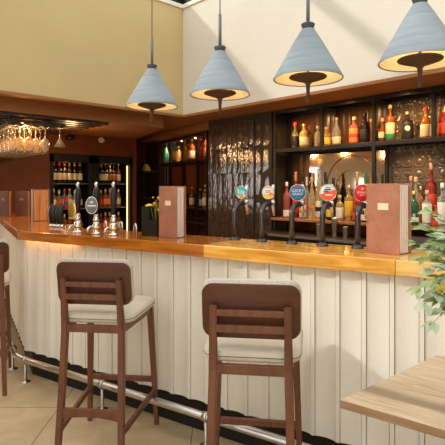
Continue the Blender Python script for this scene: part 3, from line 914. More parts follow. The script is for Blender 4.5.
# panels behind the shelves
bp = MB(); bp.box(PX[0], PX[2], 4.775, 4.80, LEDGE, CZ, mi=1)
tile_face(bp, PX[0], PX[2], SH, 2.39, 4.774, .085, .46, dome=.004)
MXL = on_y(308, 4.76).x
tile_face(bp, PX[0], MXL, LEDGE, SH-.05, 4.774, .085, .785, dome=.004)
struct('wall_tiles_brown', bp, [mat('brown_ribbed_tile', (.11,.048,.022), .25), grout_mat])
mi_ = empty('bar_mirror', ((MXL+PX[2])/2, 4.768, 0), 0, 'bronze tinted mirror behind the bottles between the shelf posts', 'mirror')
MH = (PX[2]-MXL)/2-.02
MB().box(-MH,MH,-.004,.006,LEDGE+.02,SH-.05).build('mirror_glass', mirror_mat, mi_)
m = MB()
mc = on_y(351, 4.76).x-(MXL+PX[2])/2
for rx, rz, zc in ((.20, .20, 1.45), (.33, .37, 1.45)):
    arc = [(mc+rx*math.cos(PI*(.04+.92*k/28)), -.006, zc+rz*math.sin(PI*(.04+.92*k/28))) for k in range(29)]
    m.tube([q for q in arc if abs(q[0]) < MH-.015 and q[2] < SH-.055], .014, 8, flat=.3)
m.build('mirror_ring', mat('ring_grey', (.20,.17,.15), .5), mi_)  # grey arcs raised on the mirror face
gt = MB(); gt.box(PX[2], XW, 4.775, 4.80, LEDGE, CZ, mi=1)
def lens_tiles(mb, x0, x1, z0, z1, y, t):
    nx = int((x1-x0)/t); nz_ = int((z1-z0)/t)+1
    for i in range(nx):
        for k in range(nz_):
            cx, cz = x0+(i+.5)*t, z1-(k+.5)*t
            if cz < z0: continue
            h = t/2-.004
            seg = 16
            prev = None
            prof = [(1.0,.003),(.80,.010),(.72,.004),(.5,.012),(.25,.017)]
            rings = []
            for a, dy in prof:
                ring = []
                for s_ in range(seg):
                    an = 2*PI*(s_+.5)/seg
                    cxx, czz = math.cos(an), math.sin(an)
                    if a == 1.0:
                        q = max(abs(cxx), abs(czz)); cxx, czz = cxx/q, czz/q
                        rad = h
                    else: rad = h*a
                    ring.append(mb.bm.verts.new((cx+cxx*rad, y-dy, cz+czz*rad)))
                rings.append(ring)
            for a, b in zip(rings[:-1], rings[1:]):
                for s_ in range(seg):
                    f = mb.bm.faces.new((a[s_], a[(s_+1)%seg], b[(s_+1)%seg], b[s_])); f.smooth = True
            c_ = mb.bm.verts.new((cx, y-.018, cz))
            for s_ in range(seg):
                f = mb.bm.faces.new((rings[-1][s_], rings[-1][(s_+1)%seg], c_)); f.smooth = True
lens_tiles(gt, PX[2]+.02, -.3, LEDGE, 2.39, 4.7745, .122)
struct('wall_tiles_glass', gt, [glass_tile_mat, grout_pale])
# counter below
bc = empty('back_counter', (0,0,0), 0, 'dark back counter with fridge fronts below the bottle ledge', 'counter')
MB().box(-3.84, -.4, 4.20, 4.775, 0, .90).build('cabinet', black_matte, bc)
MB().box(-3.84, -.4, 4.13, 4.775, .90, .93, .003).build('countertop', dark_wood, bc)
MB().box(-3.6, -.4, 4.115, 4.129, .902, .927).build('edge_strip', grey_metal_edge, bc)
MB().box(-2.3, -.5, 4.45, 4.60, .9305, .985).build('tray_rack', grey_metal_edge, bc)

# ------------------------------------------------------------------ bottles
def prof_bottle(r, h, kind):
    if kind == 'tall':       # wine / liqueur: long neck
        return [(0,0),(r*.92,0),(r,.006),(r,h*.58),(r*.9,h*.645),(r*.5,h*.71),(r*.34,h*.76),(r*.32,h*.93),(r*.37,h*.935),(r*.37,h*.96),(0,h*.96)]
    if kind == 'squat':      # broad shouldered spirit bottle
        return [(0,0),(r*.94,0),(r,.006),(r,h*.60),(r*.93,h*.66),(r*.55,h*.71),(r*.33,h*.745),(r*.32,h*.88),(r*.38,h*.885),(r*.38,h*.92),(0,h*.92)]
    if kind == 'cone':       # sloping shoulders
        return [(0,0),(r*.95,0),(r,.006),(r*.98,h*.42),(r*.82,h*.55),(r*.5,h*.68),(r*.33,h*.76),(r*.31,h*.92),(r*.37,h*.93),(0,h*.945)]
    if kind == 'round':      # round decanter
        return [(0,0),(r*.7,0),(r*.92,h*.10),(r,h*.28),(r*.92,h*.47),(r*.6,h*.60),(r*.34,h*.66),(r*.30,h*.84),(r*.38,h*.85),(r*.38,h*.89),(0,h*.89)]
def make_bottle(r, h, kind, gm, cap, label=None, l0=.12, l1=.45, lab2=None, seg=16):
    root = empty('bottle')
    MB().lathe(prof_bottle(r, h, kind), seg).build('glass_body', gm, root)
    nr = r*(.36 if kind != 'tall' else .37)
    z0 = {'tall': .90, 'squat': .885, 'cone': .90, 'round': .86}[kind]*h
    if kind == 'tall' and cap not in (cork,): z0 = .80*h
    MB().lathe([(nr*1.12,z0),(nr*1.15,z0+.004),(nr*1.12,h-.003),(nr*.9,h),(0,h)], 12, caps=False).build('cap', cap, root)
    if label:
        MB().lathe([(r*1.005,l0*h),(r*1.012,l0*h+.001),(r*1.012,l1*h-.001),(r*1.005,l1*h)], seg, caps=False).build('label', label, root)
        if lab2:
            za, zb_ = l0*h+(l1-l0)*h*.35, l0*h+(l1-l0)*h*.62
            MB().lathe([(r*1.016,za),(r*1.02,za+.001),(r*1.02,zb_-.001),(r*1.016,zb_)], seg, caps=False).build('label_band', lab2, root)
    return root
def spirit(px, Y, z, topy, r, kind, gm, cap, lb, group, label=None, **k):
    p = on_y(px, Y, z)
    v = S*p.y - C*p.x
    h = max(.12, EYE - (topy-CY)/F*v - z)
    o = make_bottle(r, h, kind, gm, cap, label, **k)
    o.location = p + Vector((0,0,.0005))
    tag(o, lb, 'bottle', group)
    return o
GU, GL = 'spirit bottles on the upper shelf', 'spirit bottles on the lower ledge'
U = [
 (295, 4.57, 122, .046, 'round', g_olive, red_cap, 'round olive green bottle with red cap at the upper shelf left end', black_lbl, {}),
 (304, 4.55, 124, .046, 'squat', g_yellow, gold_cap, 'square-shouldered yellow bottle with gold cap, left end of upper shelf', cream_lbl, {}),
 (309.6, 4.665, 126, .030, 'squat', g_yellow, red_cap, 'slim yellow bottle half hidden behind the square-shouldered yellow one', None, {}),
 (318, 4.60, 126, .036, 'squat', g_pale, cork, 'pale yellow bottle just left of second upper shelf post', None, {}),
 (326.5, 4.60, 127, .042, 'squat', g_yellow, cork, 'yellow bottle just right of second upper shelf post', yellow_lbl, {}),
 (336.3, 4.55, 117.5, .044, 'cone', g_clear, copper_cap, 'clear sloping bottle with copper cap on the upper shelf', cream_lbl, dict(l0=.06, l1=.30)),
 (354.3, 4.55, 117, .048, 'squat', g_pink, cork, 'upper shelf bottle with cork and red and orange label', orange_lbl, dict(l0=.06, l1=.56, lab2=red_lbl)),
 (364.8, 4.55, 113, .046, 'squat', g_dark, black_plastic, 'black bottle beside the red and orange labelled one', black_lbl, {}),
 (371, 4.668, 119, .030, 'squat', g_amber, cork, 'small amber bottle peeping out behind the black upper shelf bottle', None, {}),
 (382.5, 4.60, 118, .036, 'round', g_brown, cork, 'small brown bottle with round pale label right of third post', cream_lbl, dict(l0=.18, l1=.42)),
 (390, 4.55, 105, .042, 'tall', g_brown, cork, 'tall brown bottle with cream and green label on upper shelf', cream_lbl, dict(l0=.12, l1=.50)),
 (407.5, 4.55, 111.5, .047, 'squat', g_dark, copper_cap, 'dark bottle with round portrait label on the upper shelf', black_lbl, dict(l0=.05, l1=.60)),
 (426, 4.55, 107, .046, 'cone', g_amber, red_cap, 'amber bottle with bright red stopper on the upper shelf', cream_lbl, dict(l0=.06, l1=.44)),
 (444, 4.55, 106, .042, 'tall', g_red, gold_cap, 'reddish bottle at the right picture edge on upper shelf', red_lbl, {}),
]
for px, Y, ty, r, kd, gm, cp, lb, lab, kw in U:
    r *= 1.16
    o = spirit(px, Y, SH, ty, r, kd, gm, cp, lb, GU, lab, **kw)
    if 'cream and green' in lb:
        h = .3
        MB().lathe([(r*1.02,.02),(r*1.03,.021),(r*1.03,.075),(r*1.02,.076)], 16, caps=False).build('label_band', green_lbl, o)
    if 'portrait' in lb:
        ang = math.atan2(-o.location.y, -o.location.x)
        q = disc(MB(), .026, .003).build('label_disc', white_lbl, o)
        q.data.transform(Matrix.Translation((r*1.0*math.cos(ang), r*1.0*math.sin(ang), .11)) @ Matrix.Rotation(ang+PI/2, 4, 'Z') @ FACE)
L = [
 (286.7, 4.50, 182, .042, 'squat', g_pink, white_cap, 'rose red bottle with white cap at the ledge left end', white_lbl, dict(l0=.04, l1=.22)),
 (295.6, 4.58, 172, .043, 'tall', g_red, copper_cap, 'deep red bottle with copper cap behind the blue tap badge', red_lbl, {}),
 (303, 4.48, 186, .044, 'squat', g_clear, white_cap, 'clear bottle with orange and white label under the blue tap badge', white_lbl, dict(l0=.06, l1=.42, lab2=orange_lbl)),
 (302.5, 4.68, 172, .038, 'tall', g_amber, black_plastic, 'amber bottle with dark cap behind the blue tap badge', None, {}),
 (306.8, 4.60, 177, .030, 'tall', g_clear, white_cap, 'narrow clear bottle with white cap behind the blue tap badge', None, {}),
 (311.8, 4.475, 177, .040, 'cone', g_pale, cork, 'pale straw bottle with orange foot between blue and orange badges', orange_lbl, dict(l0=.26, l1=.33)),
 (318.3, 4.565, 169, .043, 'cone', g_pale, white_cap, 'cream bottle with long neck and black and white label', white_lbl, dict(l0=.05, l1=.36, lab2=black_lbl)),
 (325.5, 4.58, 172, .038, 'tall', g_green, black_plastic, 'dark green bottle behind the orange and white badge', None, {}),
 (329.5, 4.48, 190, .040, 'round', g_dark, gold_cap, 'dark round bottle with gold label below orange and white badge', badge_yellow, dict(l0=.12, l1=.36)),
 (333.5, 4.655, 178, .038, 'tall', g_dark, black_plastic, 'dark bottle nearest the mirror, left of the yellow liqueur', None, {}),
 (339.8, 4.50, 195, .044, 'squat', g_pale, cork, 'pale round-shouldered bottle with white oval label', white_lbl, dict(l0=.12, l1=.52)),
 (348.8, 4.50, 185, .045, 'squat', g_yellow, gold_cap, 'yellow liqueur bottle with yellow round label beside the red badge', yellow_lbl, dict(l0=.16, l1=.56)),
 (357.3, 4.645, 172.5, .038, 'tall', g_amber, gold_cap, 'tall amber bottle rising behind the red tap badge', red_lbl, {}),
 (356, 4.47, 200, .038, 'squat', g_brown, red_cap, 'small brown bottle with red label under the red badge', red_lbl, {}),
 (365.5, 4.58, 173.5, .038, 'tall', g_amber, green_lbl, 'bottle with green capsule just left of the large menu', green_lbl, dict(l0=.55, l1=.66)),
 (364, 4.48, 205, .034, 'squat', g_dark, black_plastic, 'short dark bottle tucked beside the large tan menu', white_lbl, {}),
 (411, 4.655, 176, .034, 'tall', g_clear, cork, 'clear bottle with cork rising just right of large menu', None, {}),
 (415.8, 4.56, 177, .036, 'tall', g_clear, cork, 'clear bottle with beige cap second right of large menu', None, {}),
 (414, 4.46, 191, .044, 'squat', g_green, gold_cap, 'green bottle with white lettering right of the large menu', white_lbl, dict(l0=.10, l1=.24)),
 (421, 4.66, 186, .034, 'squat', g_amber, gold_cap, 'amber bottle behind the green bottle and the white label', None, {}),
 (427, 4.48, 190, .043, 'squat', g_clear, cork, 'clear bottle with big white label beside the green bottle', white_lbl, dict(l0=.10, l1=.62)),
 (431.5, 4.64, 163, .050, 'squat', g_red, copper_cap, 'tall ruby red bottle rising highest above the right ledge', red_lbl, dict(l0=.30, l1=.50)),
 (435.8, 4.46, 205, .032, 'squat', g_amber, red_cap, 'short amber bottle between two white labelled bottles', red_lbl, dict(l0=.1, l1=.3)),
 (442.3, 4.475, 183, .041, 'squat', g_clear, white_cap, 'clear white-capped bottle with white label at right picture edge', white_lbl, dict(l0=.08, l1=.56)),
 (448, 4.60, 171, .044, 'squat', g_teal, wax_purple, 'blue-capped bottle on the ledge cut by right picture edge', None, {}),
]
for px, Y, ty, r, kd, gm, cp, lb, lab, kw in L:
    o = spirit(px, Y, LEDGE, ty, r, kd, gm, cp, lb, GL, lab, **kw)
    if 'white lettering' in lb:
        ang = math.atan2(-o.location.y, -o.location.x)
        add_text('label_lettering', '8', .055, white_clean, o, Matrix.Translation((r*1.01*math.cos(ang), r*1.01*math.sin(ang), .095)) @ Matrix.Rotation(ang+PI/2, 4, 'Z') @ FACE)
# steel cups on the counter
for i, (px, h, r, lb) in enumerate(((318.5, .13, .027, 'small steel jigger on the back counter under cream bottle'), (334.7, .205, .034, 'tall steel cocktail shaker on the counter below the ledge'), (345.5, .12, .030, 'short steel cup right of the tall steel shaker'))):
    p = on_y(px, 4.29, .9305)
    o = empty('shaker_cup', p, 0, lb, 'shaker', 'steel cups on the back counter')
    MB().lathe([(0,0),(r*.8,0),(r*.82,.004),(r,h*.98),(r*1.05,h),(r*.97,h),(r*.9,h*.9),(r*.76,.01),(0,.01)], 20).build('cup', steel, o)
    MB().lathe([(r*1.0,h*.93),(r*1.06,h*.95),(r*1.0,h*.97)], 20, caps=False).build('cup_band', chrome, o)

# ------------------------------------------------------------------ left shelving (angled wall)
ld = (PA-PB).normalized(); ln = Vector((ld.y, -ld.x, 0))
if ln.y > 0: ln = -ln
lu = empty('corner_shelving', PB, math.atan2(ld.y, ld.x), 'dark shelving with spot-lit bottles on the angled wall left of tiled pier', 'shelving')
# local: +X runs away to the left, +Y into the room or wall?
into = -1 if (Matrix.Rotation(math.atan2(ld.y, ld.x), 3, 'Z') @ Vector((0,1,0))).dot(ln) > 0 else 1   # sign of the wall side
def col_s(px):        # distance along the unit for picture column px
    r = (px-CX)/F; dv = Vector((S*r-C, C*r+S, 0))
    # solve dv*v = PB + ld*s
    det = dv.x*(-ld.y) - dv.y*(-ld.x)
    v = (PB.x*(-ld.y) - PB.y*(-ld.x))/det
    q = dv*v - PB
    return q.dot(ld), v
LS = 1.895; LT = 2.295
ends = [col_s(px)[0] for px in (206.5, 196.5, 182.5, 170, 153.5)]
for s_ in ends:
    MB().box(s_-.018, s_+.018, 0, into*.036, .0, LT, .0).build('post', black_metal, lu)
    MB().box(s_-.014, s_+.014, into*.25, into*.28, .0, LT, .0).build('post', black_metal, lu)
smax = ends[-1]
MB().box(ends[0], smax, 0, into*.29, LS-.035, LS).build('shelf', dark_wood, lu)
MB().box(ends[0], smax, 0, into*.29, LT-.04, LT).build('shelf', dark_wood, lu)
MB().box(ends[0], smax, into*-.02, into*.29, .90, .93).build('shelf', dark_wood, lu)
MB().box(ends[3]+.03, smax-.03, into*.282, into*.292, 1.35, LS-.04).build('back_panel', red_wood, lu)
MB().box(ends[2]+.05, ends[3]-.05, into*.282, into*.292, 1.35, LS-.04).build('back_panel', red_wood, lu)
MB().box(ends[3]+.03, smax-.03, into*.282, into*.292, LS, LT-.045).build('back_panel', red_wood, lu)
for s_ in (ends[0]+.17, ends[1]+.30, ends[2]+.3):
    MB().lathe([(0,0),(.032,0),(.032,-.006),(0,-.006)], 16, M=Matrix.Translation((s_, into*.14, LT-.041))).build('spot_light', spot_mat, lu)
GLft = 'spot-lit bottles on the corner shelving'
LB = [(201.5, 132, .050, 'tall', g_red, gold_cap, 'amber red bottle under the right spot beside tiled pier', None),
      (206.3, 134, .046, 'tall', g_amber, red_cap, 'orange bottle touching the tiled pier on corner shelf', orange_lbl),
      (192, 139, .050, 'squat', g_brown, cork, 'brown bottle with white label left of the fourth post', white_lbl),
      (188.3, 144, .044, 'squat', g_amber, gold_cap, 'amber bottle right of the third post on corner shelf', None),
      (184.5, 141, .044, 'squat', g_yellow, copper_cap, 'golden bottle hard against the third post of corner shelf', None),
      (178.5, 146, .048, 'squat', g_pale, cork, 'pale gold bottle right of the tall teal one', None),
      (174.8, 138, .052, 'tall', g_teal, white_cap, 'tallest teal bottle in middle of the corner shelf', yellow_lbl),
      (166.2, 143, .056, 'cone', g_teal, white_cap, 'blue green bottle left of the second post', None),
      (161.8, 150, .050, 'squat', g_yellow, cork, 'squat amber bottle at the left end of corner shelf', None),
      (157.5, 152, .046, 'squat', g_brown, black_plastic, 'dark brown bottle leftmost on the corner shelf', None)]
for px, ty, r, kd, gm, cp, lb, lab in LB:
    s_, v = col_s(px)
    p = PB + ld*s_ - ln*.0
    wall_dir = -ln
    p = PB + ld*(s_) + wall_dir*.13
    # keep the picture column after setting the bottle back
    r0 = (px-CX)/F; dv = Vector((S*r0-C, C*r0+S, 0))
    k = (PB+wall_dir*.13).dot(ln)/dv.dot(ln)
    p = dv*k
    p.z = LS
    h = EYE-(ty-CY)/F*k-LS
    o = make_bottle(r, h, kd, gm, cp, lab)
    o.location = p+Vector((0,0,.0005)); tag(o, lb, 'bottle', GLft)
for px, h, r, gm, lb in ((205.5, .36, .05, g_amber, 'amber bottle standing low in front of tiled pier edge'), (200.5, .30, .045, g_dark, 'dark bottle standing low beside the amber one near pier'), (192, .33, .045, g_brown, 'brown bottle glimpsed right of the middle menu pages')):
    r0 = (px-CX)/F; dv = Vector((S*r0-C, C*r0+S, 0))
    k = (PB-ln*.12).dot(ln)/dv.dot(ln); p = dv*k; p.z = 1.14
    o = make_bottle(r, h, 'tall', gm, cork, cream_lbl); o.location = p + Vector((0,0,.0005)); tag(o, lb, 'bottle', 'bottles on the low corner shelf')
MB().box(ends[0], smax, 0, into*.29, 1.115, 1.14).build('shelf', dark_wood, lu)
# corner shelf with a pale cloth, between fridge and shelving
p = Vector((XL+.03, 4.86, 0))
MBx = MB().box(0, .42, -.22, .12, 1.72, 1.75)
o = empty('corner_shelf', p, 0, 'dark wooden corner shelf between the fridge and the bottle shelving', 'shelf')
MBx.build('shelf_board', dark_wood, o)
MB().box(0,.42,.10,.12,.6,2.25).build('back_panel', dark_wood, o)
MB().box(.0,.02,-.22,.10,.6,1.7195).build('side_panel', dark_wood, o)
MB().box(0,.42,-.22,.09,1.25,1.28).build('shelf_board', dark_wood, o)
q = MB()
rings = []
for k, (z, sc_) in enumerate(((0,1),(.03,.95),(.07,.7),(.11,.45),(.125,.3))):
    rings.append([q.bm.verts.new((.11*sc_*math.cos(2*PI*j/12)*(1+.12*math.sin(3*j+k)), .07*sc_*math.sin(2*PI*j/12), z)) for j in range(12)])
for a, b in zip(rings[:-1], rings[1:]):
    for j in range(12):
        f = q.bm.faces.new((a[j], a[(j+1)%12], b[(j+1)%12], b[j])); f.smooth = True
q.bm.faces.new(rings[0][::-1]); q.bm.faces.new(rings[-1])
o2 = q.build('folded_cloth', cloth_mat, None, p+Vector((.26,-.06,1.7505)))
tag(o2, 'pale yellow crumpled cloth lying on the dark corner shelf', 'cloth')

# ------------------------------------------------------------------ drinks fridge
fw = fy1-fy0
fr = empty('drinks_fridge', (FX, fy0, 0), 0, 'tall black double door drinks fridge lit inside at bar end', 'fridge')
D = .62
bd = MB()
bd.box(-D, -.03, 0, .05, 0, FH).box(-D, -.03, fw-.05, fw, 0, FH).box(-D, -D+.03, .05, fw-.05, 0, FH)
bd.box(-D+.03, -.03, .05, fw-.05, FH-.10, FH).box(-D+.03, -.03, .05, fw-.05, 0, .25)
bd.box(-D+.03, -.03, fw/2-.03, fw/2+.03, .25, FH-.10)
bd.build('body', black_metal, fr)
for k in (0, 1):
    y0, y1 = (.0, fw/2-.004) if k == 0 else (fw/2+.004, fw)
    m = MB()
    m.box(-.028, .0, y0, y0+.055, .06, FH-.01).box(-.028, 0, y1-.075, y1, .06, FH-.01) if k == 0 else m.box(-.028, .0, y0, y0+.085, .06, FH-.01).box(-.028, 0, y1-.055, y1, .06, FH-.01)
    m.box(-.028, 0, y0, y1, FH-.12, FH-.01).box(-.028, 0, y0, y1, .06, .26)
    dr = m.build('door', black_metal, fr)
    hy = y1-.03 if k == 0 else y0+.03
    MB().tube([(.0,hy,.9),(.03,hy,.92),(.03,hy,1.3),(.0,hy,1.32)], .008, 8).build('door_handle', black_plastic, dr)
    ly = .058 if k == 0 else fw-.085
    MB().box(-.045, -.032, ly, ly+(.010 if k == 0 else .016), .3, FH-.14).build('light_strip', fridge_led, fr)
shelf_z = [.76, 1.14, 1.52]
for z in shelf_z:
    MB().box(-D+.04, -.11, .06, fw/2-.035, z-.012, z).build('wire_shelf', grey_metal_edge, fr)
    MB().box(-D+.04, -.11, fw/2+.035, fw-.06, z-.012, z).build('wire_shelf', grey_metal_edge, fr)
ORD = ['first','second','third','fourth','fifth','sixth','seventh']
kinds_l = {2: [(g_dark, red_cap, cream_lbl)]*3+[(g_dark, copper_cap, cream_lbl)]*3, 1: [(g_amber, gold_cap, white_lbl), (g_clear, white_cap, red_lbl), (g_clear, red_cap, white_lbl), (g_pale, cork, white_lbl), (g_clear, white_cap, white_lbl), (g_dark, gold_cap, cream_lbl)], 0: [(g_brown, gold_cap, cream_lbl)]*6}
kinds_r = {2: [(g_dark, copper_cap, cream_lbl), (g_dark, copper_cap, cream_lbl), (g_dark, cork, cream_lbl), (g_dark, copper_cap, brown_ceiling), (g_dark, black_plastic, brown_ceiling), (g_brown, cork, cream_lbl)],
           1: [(g_amber, gold_cap, orange_lbl), (g_brown, gold_cap, red_lbl), (g_pink, gold_cap, orange_lbl), (g_amber, copper_cap, orange_lbl), (g_brown, gold_cap, cream_lbl), (g_amber, gold_cap, cream_lbl)],
           0: [(g_pink, red_cap, red_lbl), (g_red, red_cap, red_lbl), (g_pink, gold_cap, red_lbl), (g_amber, gold_cap, orange_lbl), (g_amber, cork, cream_lbl), (g_brown, gold_cap, cream_lbl)]}
proto = {}
rown = {2: 'top', 1: 'middle', 0: 'lower'}
for side, kd in (('left', kinds_l), ('right', kinds_r)):
    ya, yb = (.10, fw/2-.09) if side == 'left' else (fw/2+.11, fw-.105)
    for row in (2, 1, 0):
        for i, (gm, cp, lab) in enumerate(kd[row]):
            h = {2: .335, 1: .30, 0: .30}[row] - (0.02 if (i % 3 == 1 and row != 2) else 0)
            key = (gm.name, cp.name, lab.name, round(h, 3))
            if key not in proto:
                o = make_bottle(.040, h, 'tall', gm, cp, lab, .16, .46, seg=12); proto[key] = o
            else: o = copy_tree(proto[key])
            o.location = (FX-.20, fy0+ya+(yb-ya)*(i+.5)/6, shelf_z[row]+.0006)
            tag(o, 'bottle %s from left on the %s shelf behind the fridge\'s %s door' % (ORD[i], rown[row], side), 'bottle', 'bottles in the drinks fridge')
# small can on the middle left shelf
o = empty('drink_can', (FX-.125, fy0+.10+.20, shelf_z[1]+.0006), 0, 'red and blue drink can at the front of the fridge middle shelf', 'can')
MB().lathe([(0,0),(.026,0),(.033,.008),(.033,.15),(.026,.165),(0,.165)], 16).build('can_body', badge_red, o)
MB().lathe([(.0336,.05),(.0338,.11)], 16, caps=False).build('can_band', blue_badge, o)

# ------------------------------------------------------------------ ceiling things on the left
RZ0 = 2.14
rk0, rk1 = UV((31-CX)/F*5.22, 5.22), UV((-6-CX)/F*6.55, 6.55)
rd = (rk1-rk0).normalized(); ra = math.atan2(rd.y, rd.x)
rack = empty('glass_rack', (rk0.x, rk0.y, RZ0), ra, 'dark rail rack hung from the ceiling, full of upside-down wine glasses', 'glass rack')
RL, RP = 1.50, .088
GS = 1 if (Matrix.Rotation(ra, 3, 'Z') @ Vector((0,-1,0))).y > 0 else -1
for k in range(6):
    y = (k-2.5)*RP
    MB().box(0, RL, y-.021, y+.021, .0, .022).build('rack_rail', dark_wood, rack)
for x in (0.02, RL*.5, RL-.02):
    MB().box(x-.02, x+.02, -2.5*RP-.04, 2.5*RP+.04, .0225, .05).build('cross_bar', black_metal, rack)
for x in (0.02, RL-.02):
    for y in (-2.4*RP, 2.4*RP):
        MB().box(x-.012, x+.012, y-.012, y+.012, .0505, CL-RZ0-.001).build('hanger', black_metal, rack)
# slatted ceiling panel around the rack
px0 = UV((78-CX)/F*5.6, 5.6)
sc0 = empty('slatted_panel', (WX-.32, 2.0, CL-.0305), 0, 'dark slatted wooden panel fixed under the brown ceiling above the glasses', 'slatted panel')
for k in range(9):
    MB().box(-.09-k*.165, -.09-k*.165+.085, -.95, .95, 0, .024).build('slat', dark_wood, sc0)
for y in (-.8, .8):
    MB().box(-1.5, 0, y-.03, y+.03, .0243, .030).build('batten', dark_wood, sc0)
def make_wine_glass(name='wine_glass', martini=False):
    r = empty(name)       # origin at the foot disc's top, bowl hanging down
    if not martini:
        MB().lathe([(0,0),(.033,-.001),(.034,-.003),(.008,-.008),(.0045,-.016)], 16, caps=False).build('foot', wine_glass_mat, r)
        MB().lathe([(.0045,-.016),(.0038,-.05),(.0045,-.088)], 8, caps=False).build('stem', wine_glass_mat, r)
        MB().lathe([(.0045,-.088),(.020,-.094),(.036,-.115),(.041,-.145),(.038,-.18),(.032,-.222),(.0305,-.222),(.0365,-.18),(.0395,-.145),(.0345,-.116),(.019,-.096),(0,-.0925)], 16, caps=False).build('bowl', wine_glass_mat, r)
    else:
        MB().lathe([(0,0),(.036,-.001),(.037,-.003),(.008,-.008),(.0045,-.016)], 16, caps=False).build('foot', wine_glass_mat, r)
        MB().lathe([(.0045,-.016),(.004,-.085)], 8, caps=False).build('stem', wine_glass_mat, r)
        MB().lathe([(.0045,-.085),(.056,-.165),(.0545,-.165),(0,-.089)], 20, caps=False).build('bowl', wine_glass_mat, r)
    return r
wg = make_wine_glass(); first = True
rows = 6
RN = ['first','second','third','fourth','fifth','sixth','seventh','eighth','ninth']
for c in range(5):
    for k in range(8):
        y = (c-2)*RP
        x = .07+k*.18+(c%2)*.05
        o = wg if first else copy_tree(wg); first = False
        o.location = rack.location + Matrix.Rotation(ra, 3, 'Z') @ Vector((x, y, -.001)); o.scale = (1.15, 1.15, 1.32)
        tag(o, 'hanging wine glass, %s from the near end in rack row %s from the fridge side' % (RN[k], RN[c]), 'wine glass', 'wine glasses hanging from the rack')
mg = make_wine_glass('cocktail_glass', True)
mg.location = rack.location + Matrix.Rotation(ra, 3, 'Z') @ Vector((.03, -3.75*RP*GS, -.001)); mg.scale = (1.2, 1.2, 1.3)
tag(mg, 'single cone-shaped cocktail glass hanging apart at the right of rack', 'cocktail glass')
for q in (-3.35, -4.15):
    MB().box(-.05, .22, q*RP*GS-.018, q*RP*GS+.018, 0, .022).build('rack_rail', dark_wood, rack)
MB().box(.0, .04, min(-2.5*RP*GS, -4.4*RP*GS), max(-2.5*RP*GS, -4.4*RP*GS), .0225, .05).build('cross_bar', black_metal, rack)
# white sensor and black spotlight
p = on_x(101, XN, 2.195)
o = empty('wall_sensor', p, 0, 'small white domed sensor on the brown wall above the fridge', 'sensor')
RX = Matrix.Rotation(PI/2, 4, 'Y')
MB().lathe([(0,0),(.045,0),(.045,.02),(.035,.03),(0,.03)], 20, M=RX).build('sensor_base', sensor_white, o)
MB().sphere((.04,0,-.008), .040, (1,1,1)).build('sensor_dome', sensor_white, o)
p = on_x(68, XN, 2.185)
o = empty('wall_spotlight', p, 0, 'small dark spotlight on the wall left of the white sensor', 'spotlight')
MB().lathe([(0,0),(.03,0),(.03,.015),(.008,.02),(.008,.07),(0,.07)], 16, M=RX).build('mount', black_metal, o)
MB().tube([(.08,.05,.012),(.09,-.06,-.005)], .034, 14).build('lamp_head', black_metal, o)

# ------------------------------------------------------------------ oak table
tip, far = UV(.388, 1.56), UV(.899, 1.978)
ta = math.atan2((far-tip).y, (far-tip).x)
near_dir = UV(.255, -.195)
tb = math.atan2(near_dir.y, near_dir.x)
tbl = empty('dining_table', (tip.x, tip.y, 0), tb, 'pale oak dining table at lower right with dark streaked grain', 'table')
e1 = Vector((1, 0)); ang = ta-tb
e2 = Vector((math.cos(ang), math.sin(ang)))
Lf = (far-tip).length
pts = [(0,0), (1.1, 0), (1.1+e2.x*Lf, e2.y*Lf), (e2.x*Lf, e2.y*Lf)]
tt = MB().prism(pts, .722, .75, .0025)
for f in tt.bm.faces:
    f.normal_update(); f.material_index = 1 if f.normal.z < .5 else 0
tt.build('tabletop', [table_wood, table_edge], tbl)
cx, cy = .62+e2.x*Lf/2, e2.y*Lf/2
MB().lathe([(0,.0),(.24,.0),(.24,.012),(.05,.03),(.036,.05),(.036,.70),(.12,.71),(.12,.7215),(0,.7215)], 32, M=Matrix.Translation((cx, cy, 0))).build('pedestal', black_metal, tbl)

# ------------------------------------------------------------------ plant on the table
vp = UV(.93, 1.60)
plant = empty('leafy_arrangement', (vp.x, vp.y, .7505), 0, 'green eucalyptus arrangement reaching in over the table at right edge', 'plant')
MB().lathe([(0,0),(.05,0),(.062,.02),(.066,.08),(.055,.15),(.034,.20),(.036,.22),(.030,.22),(.028,.20),(0,.19)], 24).build('vase', vase_mat, plant)
mouth = Vector((0,0,.21))
random.seed(11)
ends_ = [(414,222,1.66,0),(428,212,1.70,0),(412,243,1.58,0),(426,232,1.60,0),(440,222,1.62,1),(418,258,1.55,0),(416,288,1.50,0),(428,270,1.55,1),(434,292,1.52,1),(421,304,1.46,1),(430,322,1.44,1),(441,246,1.52,0),(440,268,1.48,1),(436,256,1.64,0),(443,306,1.50,0),(447,232,1.7,1),(452,215,1.65,0),(436,282,1.6,0),(445,286,1.62,1),(428,245,1.70,1)]
stems, lf, lp = MB(), MB(), MB()
ends_ += [(433,240,1.60,0),(438,262,1.56,0),(430,282,1.48,0),(446,250,1.58,0),(442,236,1.50,1),(436,300,1.50,0),(447,275,1.55,0),(424,250,1.48,0),(450,300,1.55,0),(422,228,1.72,0)]
def leaf(mb, base, direction, normal, ln_, w):
    d_ = direction.normalized(); n_ = (normal - d_*normal.dot(d_)).normalized(); s_ = d_.cross(n_)
    prof = [(0,.08),(.2,.7),(.45,1.0),(.7,.75),(.9,.28),(1,.02)]
    mid, lft, rgt = [], [], []
    for a, wd in prof:
        c_ = base + d_*ln_*a - n_*(.25*ln_*a*a)
        mid.append(mb.bm.verts.new(c_)); lft.append(mb.bm.verts.new(c_+s_*w*wd+n_*w*.25*wd)); rgt.append(mb.bm.verts.new(c_-s_*w*wd+n_*w*.25*wd))
    for i in range(len(prof)-1):
        for q in ((mid[i], lft[i], lft[i+1], mid[i+1]), (rgt[i], mid[i], mid[i+1], rgt[i+1])):
            f = mb.bm.faces.new(q); f.smooth = True
